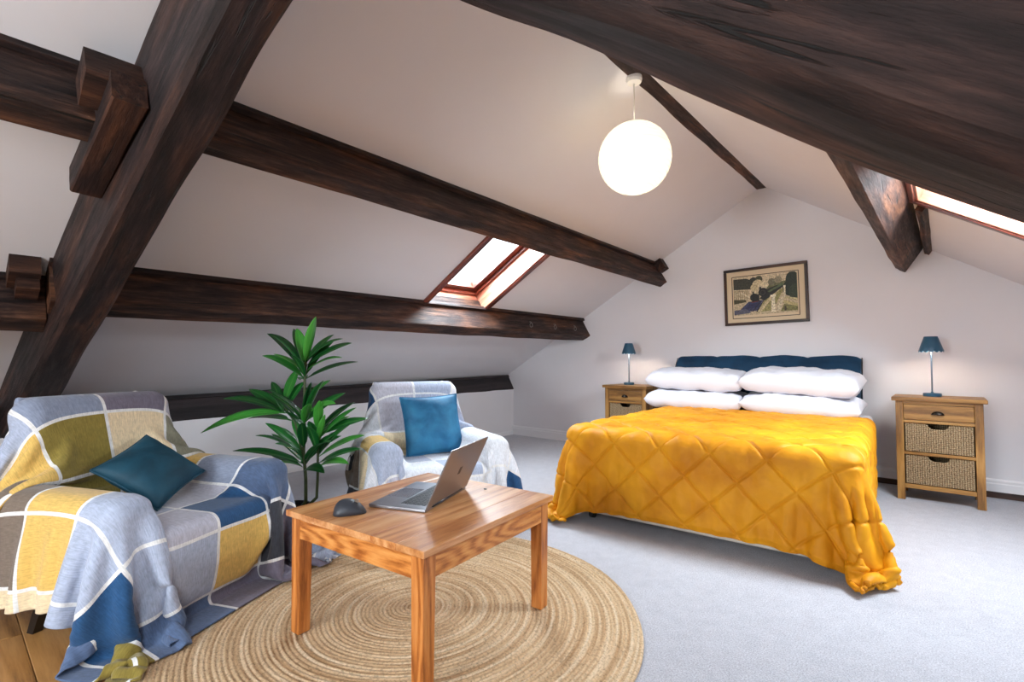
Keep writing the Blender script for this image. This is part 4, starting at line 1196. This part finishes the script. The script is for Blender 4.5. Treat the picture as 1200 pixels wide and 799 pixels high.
# rows run from behind the back to the front hem, columns from the near arm (-y) to the far arm (+y)
cellsA = ['GLLGLVGLG', 'LGLVGPLGL', 'LLLGVPGLG', 'GGYOCEYGL', 'CTTOYYGSG',
          'CYYLPGSGL', 'LLLPNSGLG', 'SNLLYKVGL', 'OOSSVVVLG', 'PPVGVVGLV']
throw('check_throw', cA, aA, 72, 78, -.842, .0, .36, cellsA, .25, .25, (-1.02, -.18), 'blue, grey and mustard check throw over the armchair beside the truss beam', 3)
cellsB = ['GNPPLWWGW', 'KNPPLWWWG', 'KKNPLWWWG', 'KKWPLLWWP', 'KTWCLWYCW',
          'KCYLWWCWW', 'TWLWLWWBW', 'WWPLWWNWS', 'WGWWLWWSW', 'LWWPWWLWW']
throw('check_throw', cB_, aB, 71, 76, -.865, .0, .36, cellsB, .25, .25, (-1.02, -.18), 'pale white, grey and blue check throw over the armchair by the knee wall beam', 5)

def cushion(label, mat, w, t, loc, rot, seed):
    c = thing('cushion', label, 'cushion', loc); c.rotation_euler = rot
    link('cover', pillow_me(w, w, t, n=32, seed=seed, pinch=.07, wrinkle=.008, p=2.3), mat, c)
    link('piping', piping_me(w, w, .0045, .07), mat, c, smooth=True)
    return c
def chair_pt(c, a, x, y, z): return (c[0]+x*math.cos(a)-y*math.sin(a), c[1]+x*math.sin(a)+y*math.cos(a), z)
def cush_rot(a, tilt, spin, yawoff=0):
    # cushion plane normal starts at +Z; spin about normal, tilt back about local y so that normal faces +x, then chair yaw
    return (Matrix.Rotation(a+yawoff, 4, 'Z') @ Matrix.Rotation(tilt, 4, 'Y') @ Matrix.Rotation(spin, 4, 'Z')).to_euler()
cushion('dark teal velvet cushion tipped on its corner in the check-covered armchair', M['teal'], .30, .13, chair_pt(cA, aA, -.01, .01, .515), cush_rot(aA, R(41), R(30), R(-10)), 2)
cushion('square petrol blue velvet cushion upright in the pale-covered armchair', M['blue'], .40, .15, chair_pt(cB_, aB, -.075, .055, .565), cush_rot(aB, R(70), R(2)), 3)

# ================================================================== PLANT
PX, PY = -2.9, 1.4
plant = thing('leafy_plant', 'tall green dracaena style plant with long glossy leaves between the armchairs', 'plant', (PX, PY, 0))
link('pot', lathe_me([(.001, .0), (.068, .0), (.085, .13), (.092, .13), (.092, .15), (.083, .15), (.080, .125), (.001, .125)], 32), M['pot'], plant, smooth=False)
link('soil', lathe_me([(.001, .128), (.05, .130), (.082, .126)], 24), M['soil'], plant, smooth=True)
lat = Vector((math.cos(YAW), math.sin(YAW), 0)); dep = Vector((math.sin(YAW), -math.cos(YAW), 0))
def pp(a, d, z): return lat*a+dep*d+Vector((0, 0, z))
def stem(pts, r0, r1):
    n = len(pts)
    V = [pp(*p) for p in pts]
    return link('stem', tube_me(V, [r0+(r1-r0)*i/(n-1) for i in range(n)], 10), M['stem'], plant, smooth=True)
stem([(.03, 0, .11), (.069, 0, .17), (.066, 0, .30), (.052, 0, .45), (.050, 0, .70), (.050, 0, .85), (.055, 0, 1.0)], .011, .007)
stem([(.05, 0, .11), (.132, 0, .19), (.136, .0, .30), (.135, 0, .45), (.130, 0, .62)], .010, .006)
stem([(.06, 0, .40), (.03, 0, .50), (.0, 0, .62), (-.08, 0, .74)], .007, .004)
LEAVES = [(0.065, 0.991, 0.149, 1.243, 0.1), (0.055, 0.969, -0.024, 1.185, -0.05), (0.048, 0.94, -0.075, 1.127, 0.12), (0.026, 0.947, -0.227, 1.156, -0.1), (0.03, 0.901, -0.154, 1.019, 0.1), (0.069, 0.991, 0.175, 1.152, -0.12), (0.106, 0.998, 0.272, 1.121, 0.0), (0.12, 0.976, 0.363, 1.092, 0.12), (0.077, 0.901, 0.332, 0.984, -0.1), (0.026, 0.897, -0.061, 0.868, -0.2), (0.048, 0.991, -0.065, 1.185, -0.1), (-0.068, 0.759, -0.053, 0.94, -0.15), (-0.097, 0.709, -0.183, 0.863, -0.08), (-0.053, 0.73, -0.003, 0.861, -0.12), (-0.126, 0.701, -0.371, 0.773, 0.1), (-0.111, 0.709, -0.342, 0.814, -0.12), (-0.053, 0.702, -0.465, 0.585, 0.15), (0.019, 0.644, -0.14, 0.802, 0.05), (0.069, 0.659, 0.113, 0.868, 0.06), (0.12, 0.659, 0.199, 0.878, 0.1), (0.048, 0.774, 0.149, 0.871, -0.15), (-0.024, 0.658, -0.36, 0.629, -0.15), (0.134, 0.601, 0.185, 0.767, 0.12), (0.142, 0.572, 0.286, 0.652, -0.1), (0.12, 0.586, 0.301, 0.734, -0.15), (0.012, 0.435, -0.162, 0.571, 0.14), (0.019, 0.471, -0.152, 0.629, 0.05), (0.012, 0.406, -0.299, 0.482, 0.12), (-0.003, 0.399, -0.183, 0.413, -0.1), (0.012, 0.5, -0.053, 0.644, -0.08), (0.041, 0.492, 0.098, 0.644, 0.15), (0.178, 0.514, 0.192, 0.68, 0.05), (0.207, 0.543, 0.341, 0.71, -0.05), (0.264, 0.572, 0.394, 0.638, -0.12), (0.062, 0.413, 0.279, 0.543, 0.18), (0.163, 0.442, 0.431, 0.565, 0.08), (0.178, 0.406, 0.423, 0.496, 0.13), (0.178, 0.384, 0.351, 0.406, 0.1), (0.077, 0.363, 0.25, 0.377, 0.2), (0.048, 0.384, -0.024, 0.427, 0.2)]
def leaf(a0, z0, a1, z1, d1, k):
    # root on the nearest stem, tip in space, arching
    sa = .052 if (a0 < .11 or z0 > .65) else .134
    if z0 > .65 and a0 < 0: sa = max(a0, -.07)
    elif a0 < 0: sa = 0.03
    P0 = pp(sa, 0, z0-.02); P1 = pp(a1, d1, z1)
    L = (P1-P0).length; ax = (P1-P0)/L
    side = ax.cross(Vector((0, 0, 1))); side = side.normalized() if side.length > .05 else lat.copy()
    # lean the blade towards the room so that its face shows
    upn = side.cross(ax).normalized()
    face = (upn*1.0+dep*random.uniform(.25, .9)); face = (face-ax*face.dot(ax)).normalized(); side = ax.cross(face).normalized()
    wmax = min(.034, .014+L*.066); n = 12; V, UV, Fc = [], [], []
    sag = L*random.uniform(.04, .12)
    for i in range(n+1):
        t = i/n
        c = P0+ax*(L*t)+Vector((0, 0, 1))*(sag*4*t*(1-t))*.9-face*0
        w = wmax*(math.sin(PI*min(1, t*.93+.05))**.85)*(1 if t < .97 else .25)
        if t < .12: w = max(.005, w*.5)
        for j, f in enumerate((-1, -.5, 0, .5, 1)):
            V.append(c+side*(w*f)+face*(abs(f)*w*.30)); UV.append((f, t))
    for i in range(n):
        for j in range(4): q0 = i*5+j; Fc.append((q0, q0+1, q0+6, q0+5))
    me = me_from(V, Fc); l = me.uv_layers.new(name='UVMap')
    for p_ in me.polygons:
        for li in p_.loop_indices: l.data[li].uv = UV[me.loops[li].vertex_index]
    o = link('leaf', me, M['leaf'], plant, smooth=True)
    md = o.modifiers.new('thickness', 'SOLIDIFY'); md.thickness = .0012
for (a, z, n_, l0) in ((.052, .95, 5, .24), (.05, .70, 6, .26), (.04, .45, 5, .24), (.134, .52, 5, .24)):
    for k in range(n_):
        an = 2*PI*(k+random.random()*.6)/n_; e_ = random.uniform(.15, .75); l_ = l0*random.uniform(.8, 1.15)
        LEAVES.append((a, z-random.uniform(0, .08), a+l_*math.cos(e_)*math.cos(an), z+l_*math.sin(e_), l_*math.cos(e_)*math.sin(an)*.8))
for k, lf in enumerate(LEAVES): leaf(*lf, k)
